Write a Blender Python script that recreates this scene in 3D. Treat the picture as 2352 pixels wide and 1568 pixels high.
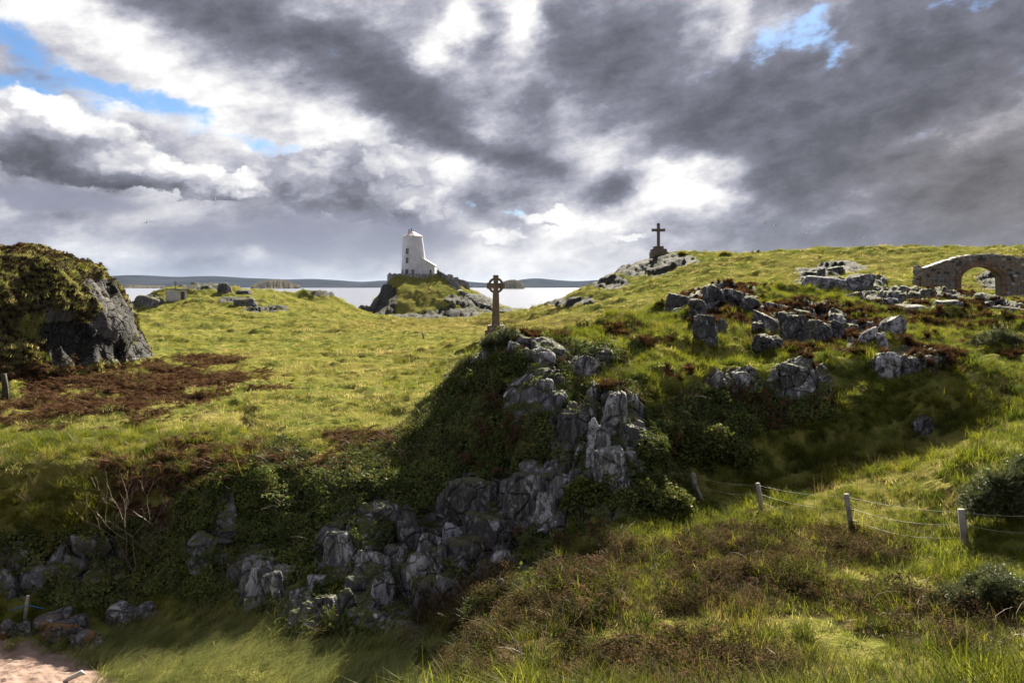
import bpy, bmesh, math, random
import numpy as np
from mathutils import Vector, Matrix, Euler

# ------------------------------------------------------------------ scale of the place
# metres; x to the right, y away from the camera, z up, sea level z = 0
EYE = 9.0                      # eye height above the sea
FPX, UC, VH = 1837.0, 1176.0, 657.0   # focal length, principal column, horizon row (2352 px wide survey of the view)

def P(u, v, d):
    """survey reading (column, row, distance) -> world point"""
    return ((u - UC) / FPX * d, d, EYE - (v - VH) / FPX * d)

scene = bpy.context.scene
for o in list(bpy.data.objects):
    bpy.data.objects.remove(o)
C = scene.collection

# ------------------------------------------------------------------ camera
cam_data = bpy.data.cameras.new("camera")
cam_data.sensor_width = 36.0
cam_data.lens = 36.0 * FPX / 2352.0
cam_data.shift_y = -(784.0 - VH) / 2352.0
cam_data.clip_start = 0.1
cam_data.clip_end = 60000.0
cam = bpy.data.objects.new("camera", cam_data)
cam.location = (0, 0, EYE)
cam.rotation_euler = (math.radians(90), 0, 0)
C.objects.link(cam)
scene.camera = cam

# ------------------------------------------------------------------ light
SUN_AZ, SUN_EL = 15.0, 31.0     # degrees to the right of the view, and up: the scene is lit from ahead
sd = bpy.data.lights.new("sun", 'SUN')
sd.energy = 5.0
sd.angle = math.radians(0.6)
sd.color = (1.0, 0.92, 0.76)
sun = bpy.data.objects.new("sun", sd)
_a, _e = math.radians(SUN_AZ), math.radians(SUN_EL)
SUN_DIR = Vector((math.sin(_a) * math.cos(_e), math.cos(_a) * math.cos(_e), math.sin(_e)))
sun.rotation_euler = (-SUN_DIR).to_track_quat('-Z', 'Y').to_euler()
sun.location = (40, 60, 80)
C.objects.link(sun)

scene.view_settings.view_transform = 'Standard'
scene.view_settings.look = 'None'
scene.view_settings.exposure = 2.1
scene.view_settings.gamma = 1.0
scene.view_settings.use_curve_mapping = False
scene.render.engine = 'CYCLES'
cy = scene.cycles
cy.use_denoising = True
cy.max_bounces = 5
cy.diffuse_bounces = 2
cy.glossy_bounces = 2
cy.transmission_bounces = 3
cy.transparent_max_bounces = 6
cy.volume_bounces = 0
cy.caustics_reflective = False
cy.caustics_refractive = False
cy.sample_clamp_indirect = 4.0

# ------------------------------------------------------------------ node helper
class NT:
    def __init__(self, tree):
        self.t = tree
        self.t.nodes.clear()
    def n(self, kind, **kw):
        nd = self.t.nodes.new(kind)
        for k, v in kw.items():
            setattr(nd, k, v)
        return nd
    def put(self, sock, val):
        if val is None:
            return
        if hasattr(val, 'is_output'):
            self.t.links.new(val, sock)
        else:
            if isinstance(val, (tuple, list)) and sock.type == 'RGBA' and len(val) == 3:
                val = (*val, 1.0)
            sock.default_value = val
    def m(self, op, a, b=None, c=None, clamp=False):
        nd = self.n('ShaderNodeMath', operation=op, use_clamp=clamp)
        for i, x in enumerate((a, b, c)):
            self.put(nd.inputs[i], x)
        return nd.outputs[0]
    def v(self, op, a, b=None, s=None):
        nd = self.n('ShaderNodeVectorMath', operation=op)
        self.put(nd.inputs[0], a)
        self.put(nd.inputs[1], b)
        if s is not None:
            self.put(nd.inputs['Scale'], s)
        return nd.outputs['Value'] if op in ('DOT_PRODUCT', 'LENGTH') else nd.outputs[0]
    def xyz(self, x, y, z):
        nd = self.n('ShaderNodeCombineXYZ')
        for i, q in enumerate((x, y, z)):
            self.put(nd.inputs[i], q)
        return nd.outputs[0]
    def sep(self, a):
        nd = self.n('ShaderNodeSeparateXYZ')
        self.put(nd.inputs[0], a)
        return nd.outputs
    def noise(self, vec, scale, detail=4.0, rough=0.55, dist=0.0, dim='3D', col=False):
        nd = self.n('ShaderNodeTexNoise', noise_dimensions=dim)
        self.put(nd.inputs['Vector'], vec)
        self.put(nd.inputs['Scale'], scale)
        self.put(nd.inputs['Detail'], detail)
        self.put(nd.inputs['Roughness'], rough)
        self.put(nd.inputs['Distortion'], dist)
        return nd.outputs['Color' if col else 'Fac']
    def vor(self, vec, scale, feature='F1', rnd=1.0, out='Distance'):
        nd = self.n('ShaderNodeTexVoronoi', feature=feature)
        self.put(nd.inputs['Vector'], vec)
        self.put(nd.inputs['Scale'], scale)
        self.put(nd.inputs['Randomness'], rnd)
        return nd.outputs[out]
    def mr(self, val, a, b, c=0.0, d=1.0, smooth=True):
        nd = self.n('ShaderNodeMapRange', interpolation_type='SMOOTHSTEP' if smooth else 'LINEAR')
        nd.clamp = True
        self.put(nd.inputs['Value'], val)
        for k, q in zip(('From Min', 'From Max', 'To Min', 'To Max'), (a, b, c, d)):
            self.put(nd.inputs[k], q)
        return nd.outputs[0]
    def mix(self, f, a, b, blend='MIX'):
        nd = self.n('ShaderNodeMix', data_type='RGBA', blend_type=blend)
        nd.clamp_factor = True
        self.put(nd.inputs[0], f)
        self.put(nd.inputs[6], a)
        self.put(nd.inputs[7], b)
        return nd.outputs[2]
    def ramp(self, f, stops, interp='LINEAR'):
        nd = self.n('ShaderNodeValToRGB')
        r = nd.color_ramp
        r.interpolation = interp
        while len(r.elements) < len(stops):
            r.elements.new(0.5)
        for e, (p, c) in zip(r.elements, stops):
            e.position = p
            e.color = (*c, 1.0) if len(c) == 3 else c
        self.put(nd.inputs[0], f)
        return nd.outputs[0]
    def link(self, a, b):
        self.t.links.new(a, b)
# ------------------------------------------------------------------ sky: blue air with a broken deck of cloud, fixed by compass bearing and elevation
def bearing(u, v):
    az = math.atan((u - UC) / FPX)
    el = math.atan((VH - v) / FPX * math.cos(az))
    return math.degrees(az), math.degrees(el)

def build_sky():
    w = bpy.data.worlds.new("World")
    scene.world = w
    w.use_nodes = True
    T = NT(w.node_tree)
    out = T.n('ShaderNodeOutputWorld')
    bg = T.n('ShaderNodeBackground')
    T.link(bg.outputs[0], out.inputs[0])
    nish = T.n('ShaderNodeTexSky', sky_type='NISHITA')
    nish.sun_disc = False
    nish.sun_elevation = math.radians(SUN_EL)
    nish.sun_rotation = math.radians(SUN_AZ)
    nish.altitude = 10.0
    nish.air_density = 1.0
    nish.dust_density = 0.3
    nish.ozone_density = 3.0
    d = T.n('ShaderNodeTexCoord').outputs['Generated']
    x, y, z = T.sep(d)
    az = T.m('MULTIPLY', T.m('ARCTAN2', x, y), 57.29578)
    el = T.m('MULTIPLY', T.m('ARCSINE', z), 57.29578)
    pt = T.xyz(az, el, 1.0)
    K = 0.0312
    def warp(src, sc, amp, det=4.0, rough=0.6, off=0.0):
        n = T.noise(T.v('ADD', T.v('MULTIPLY', src, (1.0, 1.6, 1.0)), (off, off * 2, off)), sc, det, rough, 0.0, dim='2D', col=True)
        return T.v('ADD', src, T.v('MULTIPLY', T.v('SUBTRACT', n, (0.5, 0.5, 0.5)), (amp, amp * 0.7, 0.0)))
    soft = warp(pt, 0.13, 4.6, 5.0, 0.60)
    crisp = warp(pt, 0.34, 3.0, 5.0, 0.62, 7.0)
    FR = {}
    def frame(src, rot):
        """bearing plane turned by rot degrees (shared by all clouds with that slant)"""
        key = (src.node.name, rot)
        if key not in FR:
            r = math.radians(rot)
            FR[key] = T.xyz(T.v('DOT_PRODUCT', src, (math.cos(r), -math.sin(r), 0)), T.v('DOT_PRODUCT', src, (math.sin(r), math.cos(r), 0)), 0.0)
        return FR[key]
    def total(src, items):
        """sum of soft ellipses (amp, u, v, ru, rv, slant); radii in survey px"""
        acc = 0.0
        for amp, u, v, ru, rv, rot in items:
            rot = min((-30, -18, 0, 12, 24, 36), key=lambda q: abs(q - rot))
            r = math.radians(rot)
            ca, ce = bearing(u, v)
            cx, cyy = ca * math.cos(r) - ce * math.sin(r), ca * math.sin(r) + ce * math.cos(r)
            sx, sy = 1.0 / (ru * K), 1.0 / (rv * K)
            w = T.n('ShaderNodeVectorMath', operation='MULTIPLY_ADD')
            T.put(w.inputs[0], frame(src, rot)); w.inputs[1].default_value = (sx, sy, 0); w.inputs[2].default_value = (-cx * sx, -cyy * sy, 0)
            g = T.m('POWER', 0.07, T.v('DOT_PRODUCT', w.outputs[0], w.outputs[0]))
            acc = T.m('MULTIPLY_ADD', g, amp, acc)
        return acc
    # far cloud detail grows finer toward the horizon
    slant = T.xyz(T.v('DOT_PRODUCT', pt, (0.13, 0.05, 0)), T.v('DOT_PRODUCT', pt, (-0.06, 0.26, 0)), 0.0)
    f1 = T.noise(slant, 1.0, 5.0, 0.56, 0.0, dim='2D')
    f2 = T.noise(T.v('ADD', T.v('MULTIPLY', slant, (2.6, 2.6, 1)), (9, 4, 2)), 1.0, 6.0, 0.66, 0.0, dim='2D')

    # ---- brightness of the deck (0 slate ... 1 sunlit white)
    lum = total(soft, [
        # amp, u, v, ru, rv, rot
        (-0.45, 430, 25, 330, 75, 8), (-0.50, 620, 70, 380, 100, 14), (-0.65, 840, 130, 290, 130, 30), (-0.95, 910, 240, 180, 110, 38),
        (-0.62, 1060, 310, 230, 62, 22), (-0.45, 1200, 375, 130, 40, 12),
        (-0.60, 1300, 110, 90, 190, -28), (-0.72, 1460, 110, 200, 190, -10), (-0.55, 1225, 235, 62, 110, 25), (-0.35, 1140, 30, 50, 60, 0), (-0.40, 1090, 110, 90, 50, 10),
        (-0.70, 1700, 215, 230, 130, 10), (-0.60, 1860, 300, 240, 150, 0), (-0.45, 1580, 300, 170, 60, -15), (-0.5, 1700, 330, 200, 60, 30),
        (-0.95, 2190, 90, 340, 270, -20), (-0.60, 2080, 230, 180, 120, -20), (-0.55, 2150, 450, 430, 120, -6), (-0.55, 1830, 420, 190, 110, -30),
        (-0.45, 2300, 440, 280, 180, 0), (-0.45, 2100, 560, 560, 70, 0), (-1.1, 1415, 425, 110, 62, -22), (-0.35, 1110, 470, 90, 60, 30),
        (0.95, 1055, 60, 70, 130, 25), (0.95, 1190, 45, 80, 110, 40), (0.60, 990, 150, 90, 70, -35), (0.45, 700, 35, 80, 45, 0),
        (1.1, 1550, 445, 170, 75, 5), (0.50, 1680, 465, 130, 34, 0), (0.45, 1300, 500, 260, 100, 0), (0.40, 1060, 385, 130, 46, 0),
        (0.55, 1690, 60, 70, 120, 20), (0.45, 2250, 300, 190, 60, -30), (0.40, 2060, 330, 110, 40, -10), (0.35, 1560, 380, 90, 30, 0),
        (0.50, 330, 140, 420, 90, 24), (0.50, 640, 250, 330, 70, 18), (0.40, 120, 40, 280, 100, 20), (0.40, 500, 300, 340, 50, 12),
        (0.35, 830, 290, 120, 50, 20), (0.30, 1180, 260, 160, 90, -30), (0.2, 1350, 330, 160, 60, 0),
        (0.35, 1250, 590, 320, 80, 0), (0.15, 250, 590, 320, 70, 0),
    ])
    lum = T.m('ADD', lum, T.m('MULTIPLY', T.m('SUBTRACT', f1, 0.5), 1.5))
    base = T.m('MULTIPLY_ADD', T.m('TANH', T.m('MULTIPLY', lum, 1.6)), 0.43, 0.595)
    base = T.m('ADD', base, T.m('MULTIPLY', T.m('SUBTRACT', f2, 0.5), 0.42))
    STOPS = [(0.0, (0.074, 0.077, 0.098)), (0.18, (0.122, 0.127, 0.158)), (0.40, (0.225, 0.232, 0.29)), (0.60, (0.42, 0.425, 0.50)),
             (0.78, (0.70, 0.70, 0.73)), (0.94, (1.02, 1.01, 0.99))]
    deck = T.ramp(base, STOPS)
    # warm brown rain cloud low on the right
    warm = total(soft, [(0.6, 2350, 420, 480, 300, 0)])
    deck = T.mix(warm, deck, T.mix(1.0, deck, (1.15, 1.02, 0.78), 'MULTIPLY'))

    # ---- holes of blue in the deck
    hole = total(crisp, [(1.0, 40, 95, 120, 50, 25), (1.0, 50, 205, 170, 46, 10), (1.0, 250, 215, 240, 34, 18), (0.9, 215, 270, 65, 30, 10),
                         (0.9, 400, 232, 120, 26, 12), (0.62, 1750, 110, 110, 55, -10), (0.95, 1875, 50, 75, 75, 0), (0.65, 1915, 130, 45, 45, 0),
                         (0.62, 600, 330, 250, 36, 8), (0.6, 1195, 492, 40, 24, 0), (0.5, 1075, 470, 30, 22, 30), (0.5, 2240, 0, 120, 30, 0)])
    hole = T.m('ADD', hole, T.m('MULTIPLY', T.m('SUBTRACT', f2, 0.5), 1.5))
    hole = T.mr(hole, 0.22, 1.0, 0.0, 0.93)
    air = T.mix(1.0, nish.outputs[0], (0.075, 0.098, 0.122), 'MULTIPLY')
    col = T.mix(hole, deck, air)

    vn = T.n('ShaderNodeTexVoronoi', voronoi_dimensions='2D', feature='SMOOTH_F1')
    vn.normalize = True
    T.put(vn.inputs['Vector'], T.v('MULTIPLY', crisp, (0.36, 0.55, 1)))
    vn.inputs['Detail'].default_value = 2.5; vn.inputs['Roughness'].default_value = 0.55; vn.inputs['Smoothness'].default_value = 0.35; vn.inputs['Scale'].default_value = 1.0
    puff = T.m('SUBTRACT', 1.02, T.m('MULTIPLY', vn.outputs['Distance'], 1.15))
    # ---- nearer heaps of cumulus with lit crowns and grey undersides
    def heap(src_items, lit_up, shade_items, lo=0.36, hi=0.52, lift=0.50):
        a = total(crisp, src_items)
        b = total(T.v('ADD', crisp, (0.35, 0.75, 0.0)), src_items)
        det = puff
        cov = T.mr(T.m('ADD', a, T.m('MULTIPLY', T.m('SUBTRACT', det, 0.5), 0.25)), lo, hi)
        rim = T.m('TANH', T.m('MULTIPLY', T.m('SUBTRACT', a, b), lit_up))
        sh = total(soft, shade_items)
        l = T.m('ADD', T.m('MULTIPLY', rim, 0.34), T.m('ADD', lift, T.m('MULTIPLY', T.m('SUBTRACT', det, 0.5), 0.9)))
        return cov, T.ramp(T.m('SUBTRACT', l, sh), STOPS)
    cov, c1 = heap([(0.9, 60, 310, 300, 120, 8), (0.8, 330, 395, 230, 56, 6), (0.75, 520, 425, 200, 50, 6), (0.6, 180, 290, 200, 80, 12)], 2.4,
                   [(0.42, 20, 380, 300, 66, -2), (0.26, 330, 428, 260, 30, 2)])
    col = T.mix(T.m('MULTIPLY', cov, 0.94), col, c1)
    cov, c2 = heap([(1.05, 880, 410, 190, 130, 24), (0.9, 720, 425, 240, 110, 12), (0.8, 965, 475, 100, 70, 0)], 2.0,
                   [(0.16, 830, 390, 170, 90, 24), (0.08, 760, 470, 260, 60, 0)], lift=0.40)
    col = T.mix(T.m('MULTIPLY', cov, 0.94), col, c2)
    cov, c3 = heap([(0.85, 1255, 500, 110, 34, 0), (0.75, 1130, 545, 150, 34, 0), (0.7, 1400, 545, 150, 26, 0)], 2.0, [(0.05, 1250, 530, 200, 30, 0)], lift=0.58)
    col = T.mix(T.m('MULTIPLY', cov, 0.75), col, c3)
    # bands of stratus and slanting rain near the horizon
    band = total(soft, [(0.9, 620, 545, 480, 75, 2), (0.9, 110, 455, 300, 36, 3), (0.7, 900, 560, 300, 70, 0)])
    band = T.m('ADD', band, T.m('MULTIPLY', T.m('SUBTRACT', f2, 0.5), 0.5))
    col = T.mix(T.m('MULTIPLY', T.mr(band, 0.15, 0.72), 0.85), col, (0.265, 0.28, 0.365, 1))
    # pale band of air at the horizon
    low = T.mr(el, 0.0, 4.6, 1.0, 0.0)
    hz = T.mix(T.mr(az, -30.0, 30.0), (0.42, 0.48, 0.60, 1), (0.29, 0.29, 0.34, 1))
    glow = total(pt, [(0.9, 1280, 600, 520, 190, 0)])
    hz = T.mix(glow, hz, (0.80, 0.80, 0.82, 1))
    col = T.mix(T.m('MULTIPLY', low, 0.62), col, hz)
    col = T.mix(T.mr(z, -0.02, 0.0), (0.25, 0.26, 0.30, 1), col)
    T.put(bg.inputs['Color'], col)
    bg.inputs['Strength'].default_value = 0.252
    w.cycles.sampling_method = 'MANUAL'
    w.cycles.sample_map_resolution = 512
    return w

build_sky()
# ------------------------------------------------------------------ numpy noise
rng = np.random.default_rng(11)
_perm = np.concatenate([rng.permutation(256)] * 3).astype(np.int32)
_val = rng.random(256).astype(np.float32) * 2 - 1

def vnoise(p, seed=0):
    """smooth value noise, p (n,3) -> (n,) in -1..1"""
    p = np.asarray(p, np.float32) + np.float32(seed * 17.31 + 1000.0)
    i = np.floor(p).astype(np.int64)
    f = p - i
    f = f * f * f * (f * (f * 6 - 15) + 10)
    i &= 255
    def h(a, b, c):
        return _val[_perm[_perm[_perm[(i[:, 0] + a) & 255] + ((i[:, 1] + b) & 255)] + ((i[:, 2] + c) & 255)]]
    x, y, z = f[:, 0], f[:, 1], f[:, 2]
    l = lambda a, b, t: a + (b - a) * t
    return l(l(l(h(0, 0, 0), h(1, 0, 0), x), l(h(0, 1, 0), h(1, 1, 0), x), y),
             l(l(h(0, 0, 1), h(1, 0, 1), x), l(h(0, 1, 1), h(1, 1, 1), x), y), z)

def fbm(p, octaves=4, gain=0.5, seed=0, ridged=False):
    p = np.asarray(p, np.float32)
    a, tot, nrm = 1.0, 0.0, 0.0
    for k in range(octaves):
        n = vnoise(p, seed + k * 3)
        if ridged:
            n = 1.0 - 2.0 * np.abs(n)
        tot = tot + a * n
        nrm += a
        a *= gain
        p = p * 2.03
    return tot / nrm

def worley(p, seed=0):
    """cell noise: returns F1, F2 and a random value for the cell"""
    p = np.asarray(p, np.float32) + np.float32(seed * 9.7 + 500)
    i = np.floor(p).astype(np.int64)
    n = len(p)
    f1 = np.full(n, 9.0, np.float32); f2 = np.full(n, 9.0, np.float32); cid = np.zeros(n, np.float32)
    for a in (-1, 0, 1):
        for b in (-1, 0, 1):
            for c in (-1, 0, 1):
                ia, ib, ic = (i[:, 0] + a) & 255, (i[:, 1] + b) & 255, (i[:, 2] + c) & 255
                h = _perm[_perm[_perm[ia] + ib] + ic]
                q = np.stack([i[:, 0] + a + 0.5 + 0.45 * _val[h], i[:, 1] + b + 0.5 + 0.45 * _val[_perm[h + 7]], i[:, 2] + c + 0.5 + 0.45 * _val[_perm[h + 19]]], 1)
                d = np.sqrt(((q - p) ** 2).sum(1)).astype(np.float32)
                nearer = d < f1
                f2 = np.where(nearer, f1, np.minimum(f2, d))
                cid = np.where(nearer, _val[_perm[h + 31]], cid)
                f1 = np.where(nearer, d, f1)
    return f1, f2, cid

def sstep(x, a, b):
    t = np.clip((x - a) / (b - a), 0, 1)
    return t * t * (3 - 2 * t)

# ------------------------------------------------------------------ survey of the ground: column -> [(row, distance) or ('z', height, distance)]
Z = 'z'
SURVEY = {
 -500: [(Z,-2,190),(Z,-1,150),(Z,3.0,90),(Z,4,48),(Z,3.9,36),(Z,3.95,27),(Z,3.8,22.5),(Z,2.7,20.6),(Z,1.6,19.4),(Z,.9,18.2),(Z,.6,16),(Z,.5,10)],
 0: [(Z,-2,185),(Z,-1,145),(Z,3.4,90),(Z,4.1,50),(920,36),(1000,27),(1080,22.5),(1200,21),(1330,20),(1440,18.9),(1568,16.3),(Z,.6,10)],
 150: [(Z,-2,175),(Z,0,140),(Z,3.8,90),(870,40),(950,30),(1000,26.3),(1080,22.3),(1200,21.2),(1300,20.6),(1420,19.5),(1568,16.2),(Z,.7,10)],
 300: [(Z,-2.5,165),(Z,-1,150),(712,128),(735,112),(760,90),(830,52),(900,36.5),(960,29.5),(1030,24.2),(1100,22.6),(1200,21.6),(1300,21),(1380,20.4),(1568,16.4),(Z,.75,10)],
 345: [(Z,-2,175),(668,143),(690,133),(722,116)],
 400: [(Z,-2,180),(666,149),(693,138),(712,125),(740,104)],
 450: [(Z,-2,185),(Z,4,165),(651,146),(687,130),(720,115),(760,92),(830,52),(900,36.5),(960,29.5),(1030,24.3),(1080,22.6),(1180,21.4),(1280,20.8),(1360,20.2),(1400,19.6),(1568,16),(Z,.8,10)],
 525: [(Z,-2,185),(657,148),(689,131),(722,113)],
 600: [(Z,-2,185),(669,147),(700,129),(726,110),(760,90),(830,51),(900,36),(980,28.2),(1040,24.2),(1080,22.8),(1150,21.9),(1300,20.4),(1430,18.6),(1568,15.8),(Z,1,10)],
 670: [(Z,-2,185),(688,146),(708,128),(730,108)],
 750: [(Z,-2,185),(666,152),(701,136),(726,116),(760,90),(830,51),(900,36),(980,28),(1020,25.3),(1060,23.6),(1150,22),(1300,20),(1450,17.6),(1568,15.5),(Z,1.3,10)],
 815: [(Z,-2,178),(706,158),(722,142)],
 850: [(Z,-2,186),(726,174),(736,150),(748,115),(762,90),(830,51),(900,36),(970,28.5),(1010,26),(1035,24.3),(1100,22.5),(1200,21.3),(1350,18.8),(1470,17),(1568,15.2),(Z,1.6,10)],
 950: [(736,150),(748,115),(765,88),(830,50),(900,36),(950,29.8),(980,26.5),(995,24.5),(1100,22.3),(1250,20.3),(1400,18),(1490,16.3),(1568,14.9),(Z,2.0,10)],
 1020: [(737,150),(750,115),(765,88),(830,49),(880,38),(Z,4.6,33),(907,25.2),(960,24),(1050,23),(1150,21.8),(1300,19.6),(1400,17.6),(1480,16),(1568,14.6),(Z,2.6,10)],
 1090: [(740,150),(755,115),(770,85),(800,60),(Z,4.4,45),(Z,4.7,30),(828,24.7),(900,23.4),(1000,22.3),(1100,21.6),(1200,20.3),(1300,18.8),(1380,17.2),(1440,15.3),(1490,13.2),(1568,12)],
 1170: [(Z,-2,216),(708,195),(735,158),(757,115),(770,85),(768,61),(776,56),(Z,4.6,48),(Z,5.0,32),(770,25.2),(830,23.6),(900,22.7),(1000,21.8),(1100,21),(1200,19.8),(1300,18.3),(1370,16.9),(1420,14.5),(1500,12.5),(1568,11.3),(Z,5,7)],
 1135: [(764,75),(766,61),(774,56),(Z,4.5,50)],
 1235: [(Z,-2,206),(713,186),(728,150)],
 1260: [(Z,-2,160),(706,136),(737,110),(765,80),(Z,4.6,55),(Z,5.2,38),(763,27),(778,24.5),(830,23.2),(900,22),(1000,21),(1090,20.3),(1200,18.8),(1260,17.6),(1330,16),(1360,14.6),(1450,12.8),(1568,10.9)],
 1340: [(Z,-2,156),(669,117),(715,95),(745,74),(Z,5.2,55),(Z,5.8,42),(755,30),(790,25),(850,23.4),(920,21.8),(1000,20.8),(1100,20),(1180,18.6),(1250,17.2),(1300,16),(1350,14.4),(1450,12.4),(1568,10.7)],
 1420: [(Z,0,165),(Z,8,140),(627,126),(680,106),(720,88),(740,70),(Z,5.8,52),(748,33),(790,27),(850,24),(880,21.6),(950,20.4),(1050,19.6),(1150,18.4),(1200,17.6),(1280,16),(1350,14),(1450,12.2),(1568,10.5)],
 1470: [(Z,8,150),(594,130),(650,112)],
 1520: [(Z,1,185),(Z,10,155),(584,131),(640,111),(690,88),(712,60),(722,40),(765,32),(800,27),(850,24),(940,22.6),(1000,22.0),(1100,21.2),(1170,19.4),(1240,17),(1300,15.3),(1400,13),(1568,10.3)],
 1640: [(Z,1,190),(Z,11,150),(582,125),(622,106),(655,80),(664,55),(668,42),(705,36),(770,30.5),(830,26.2),(860,24.3),(980,22.9),(1060,22.2),(1120,21.2),(1170,19.4),(1230,17),(1300,15),(1400,12.8),(1568,10.1)],
 1760: [(Z,1,190),(Z,12,145),(580,120),(620,100),(655,75),(672,50),(676,43),(725,36),(780,31),(820,26.8),(855,24.7),(1000,23.0),(1080,22.2),(1130,21),(1170,19.4),(1230,17),(1300,14.8),(1400,12.6),(1568,9.9),(Z,6,5)],
 1900: [(Z,1,190),(Z,12,140),(573,112),(612,96),(647,70),(656,52),(703,40),(760,33),(805,28.0),(845,25.0),(960,23.5),(1040,22.5),(1100,21),(1150,19.4),(1205,17.8),(1260,15.8),(1350,13.3),(1568,9.6)],
 2060: [(Z,1,190),(Z,12,140),(571,106),(612,88),(642,68),(650,52),(692,43),(740,36),(795,28.4),(838,25.2),(960,23.6),(1020,22.6),(1070,20.6),(1130,18.8),(1220,16.8),(1290,14.4),(1400,12),(1568,9.3)],
 2200: [(Z,1,190),(Z,12,135),(570,102),(622,84),(677,63),(690,52),(704,43),(750,35),(805,27.8),(845,24.8),(950,23.2),(990,22.4),(1040,19.9),(1100,18.0),(1180,16.4),(1240,15.6),(1300,13.7),(1400,11.6),(1568,9)],
 2352: [(Z,1,190),(Z,12,130),(568,98),(622,81),(692,62),(700,45),(760,33),(830,26.6),(900,23.3),(960,21.7),(990,20.6),(1040,17.7),(1100,16.3),(1150,15.4),(1250,13.9),(1350,12),(1568,8.8),(Z,6.2,5)],
 2850: [(Z,1,190),(Z,12,120),(Z,13.6,90),(Z,11,75),(Z,8.2,58),(Z,7.8,42),(Z,7.2,32),(Z,6.6,25),(Z,6,20),(Z,5.4,16),(Z,5.0,12),(Z,5.2,8)],
}
KNOLL = [(900,632,199),(950,631,199),(1000,631,199),(1005,631,212),(900,631,212),(950,631,213),(884,648,195),(868,672,189),(860,700,182),(848,727,176),
 (950,652,193.5),(950,668,188),(950,690,183),(950,713,178.5),(950,732,172),(905,650,194),(905,690,183),(905,720,177),(905,734,171),
 (1030,643,197),(1040,660,191),(1060,690,183),(1060,716,177.5),(1065,735,170),(1010,690,183),(1010,718,178),(1010,734,171),(1062,658,200),(1100,668,200),(1128,690,196),(1105,700,186),(1140,714,182),(1150,729,170),(1110,735,168)]
ctl = []
for u, seq in SURVEY.items():
    for s in seq:
        if s[0] == Z:
            ctl.append(((u - UC) / FPX * s[2], s[2], s[1]))
        else:
            ctl.append(P(u, s[0], s[1]))
ctl += [P(*k) for k in KNOLL]
for u in (835, 870, 950, 1040, 1120):
    ctl.append(((u - UC) / FPX * 232, 232, -2.5))
ctl += [((832 - UC) / FPX * 196, 196, -2.0), ((858 - UC) / FPX * 206, 206, -1.0), ((1150 - UC) / FPX * 214, 214, -1.0)]
for t in (-1.2, -0.5, 0, 0.5, 1.2):                      # beyond the shore, and around the viewer
    ctl.append((t * 300, 300, -4.0))
ctl += [(0, 1.5, 7.35), (0, 5, 6.1), (-3, 1, 7.0), (-6, 5, 4.0), (-10, 7, 1.6), (-4, 7.5, 3.2), (4, 3, 7.2), (8, 3, 7.0), (4.5, 6.5, 5.3), (0, -3, 7.6), (-8, -2, 4), (8, -3, 7.6), (0, 8, 4.4)]
ctl = np.array(ctl)
S0 = 6.0                                                  # the mesh fans out from a point 6 m behind the viewer

def dom(x, y):
    s = y + S0
    return np.stack([x / s, np.log(s)], 1)

_A = dom(ctl[:, 0], ctl[:, 1])
def _ker(a, b):
    r2 = (a * a).sum(1)[:, None] + (b * b).sum(1)[None, :] - 2.0 * (a @ b.T)
    return np.sqrt(np.maximum(r2, 0) + 0.02 ** 2)
_n = len(ctl)
_M = np.zeros((_n + 3, _n + 3))
_M[:_n, :_n] = _ker(_A, _A) - np.eye(_n) * 0.004
_M[:_n, _n:] = np.c_[np.ones(_n), _A]
_M[_n:, :_n] = _M[:_n, _n:].T
_W = np.linalg.solve(_M, np.r_[ctl[:, 2], np.zeros(3)])

def mound(x, y):
    """the big rounded rock on the left: height above the meadow"""
    cx, cy = -32.0, 46.0
    dx, dy = (x - cx) / 10.4, (y - cy)
    dy = np.where(dy < 0, dy / 12.5, dy / 11.0)
    r = np.sqrt(dx * dx + dy * dy)
    ang = np.arctan2(dy, dx)
    p = 5.0 - 2.3 * sstep(-np.sin(ang), 0.25, 0.95)
    h = np.clip(1 - np.clip(r, 0, 1.2) ** p, -0.3, 1)
    step = 1.0 - 0.10 * sstep(-dx, 0.1, 1.0)
    main = 6.95 * np.maximum(h, 0) * step
    # lower mossy shoulder in front
    r2 = np.sqrt(((x + 31.5) / 9.5) ** 2 + ((y - 38.0) / 6.5) ** 2)
    low = 2.6 * np.maximum(1 - np.clip(r2, 0, 1.2) ** 2.4, 0) * sstep(-x, 22.0, 27.0)
    return np.maximum(main, low)

def base_height(x, y):
    x = np.asarray(x, float).ravel(); y = np.asarray(y, float).ravel()
    q = dom(x, y)
    out = np.empty(len(x))
    for a in range(0, len(x), 40000):
        b = slice(a, a + 40000)
        out[b] = _ker(q[b], _A) @ _W[:_n] + _W[_n] + q[b] @ _W[_n + 1:]
    out = out + mound(x, y)
    # the levelled top the lighthouse stands on
    k = np.sqrt(((x + 24.4) / 6.6) ** 2 + ((y - 205.5) / 8.0) ** 2)
    f = sstep(-k, -1.22, -0.98)
    return out * (1 - f) + 11.75 * f

# ------------------------------------------------------------------ the sheet of ground
tcol = np.concatenate([np.linspace(-1.25, -0.70, 36)[:-1], np.linspace(-0.70, 0.70, 760), np.linspace(0.70, 1.25, 36)[1:]])
def seg(a, b, n):
    return np.exp(np.linspace(math.log(a), math.log(b), n, endpoint=False))
srow = np.concatenate([seg(2.6, 14, 50), seg(14, 31.5, 400), seg(31.5, 68, 190), seg(68, 215, 210), seg(215, 330, 20), [330.0]])
NR, NC = len(srow), len(tcol)
GT, GS = np.meshgrid(tcol, srow)
GX = (GT * GS).ravel(); GY = (GS - S0).ravel()
GZ = base_height(GX, GY)
XYZ = np.stack([GX, GY, GZ], 1)

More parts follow.
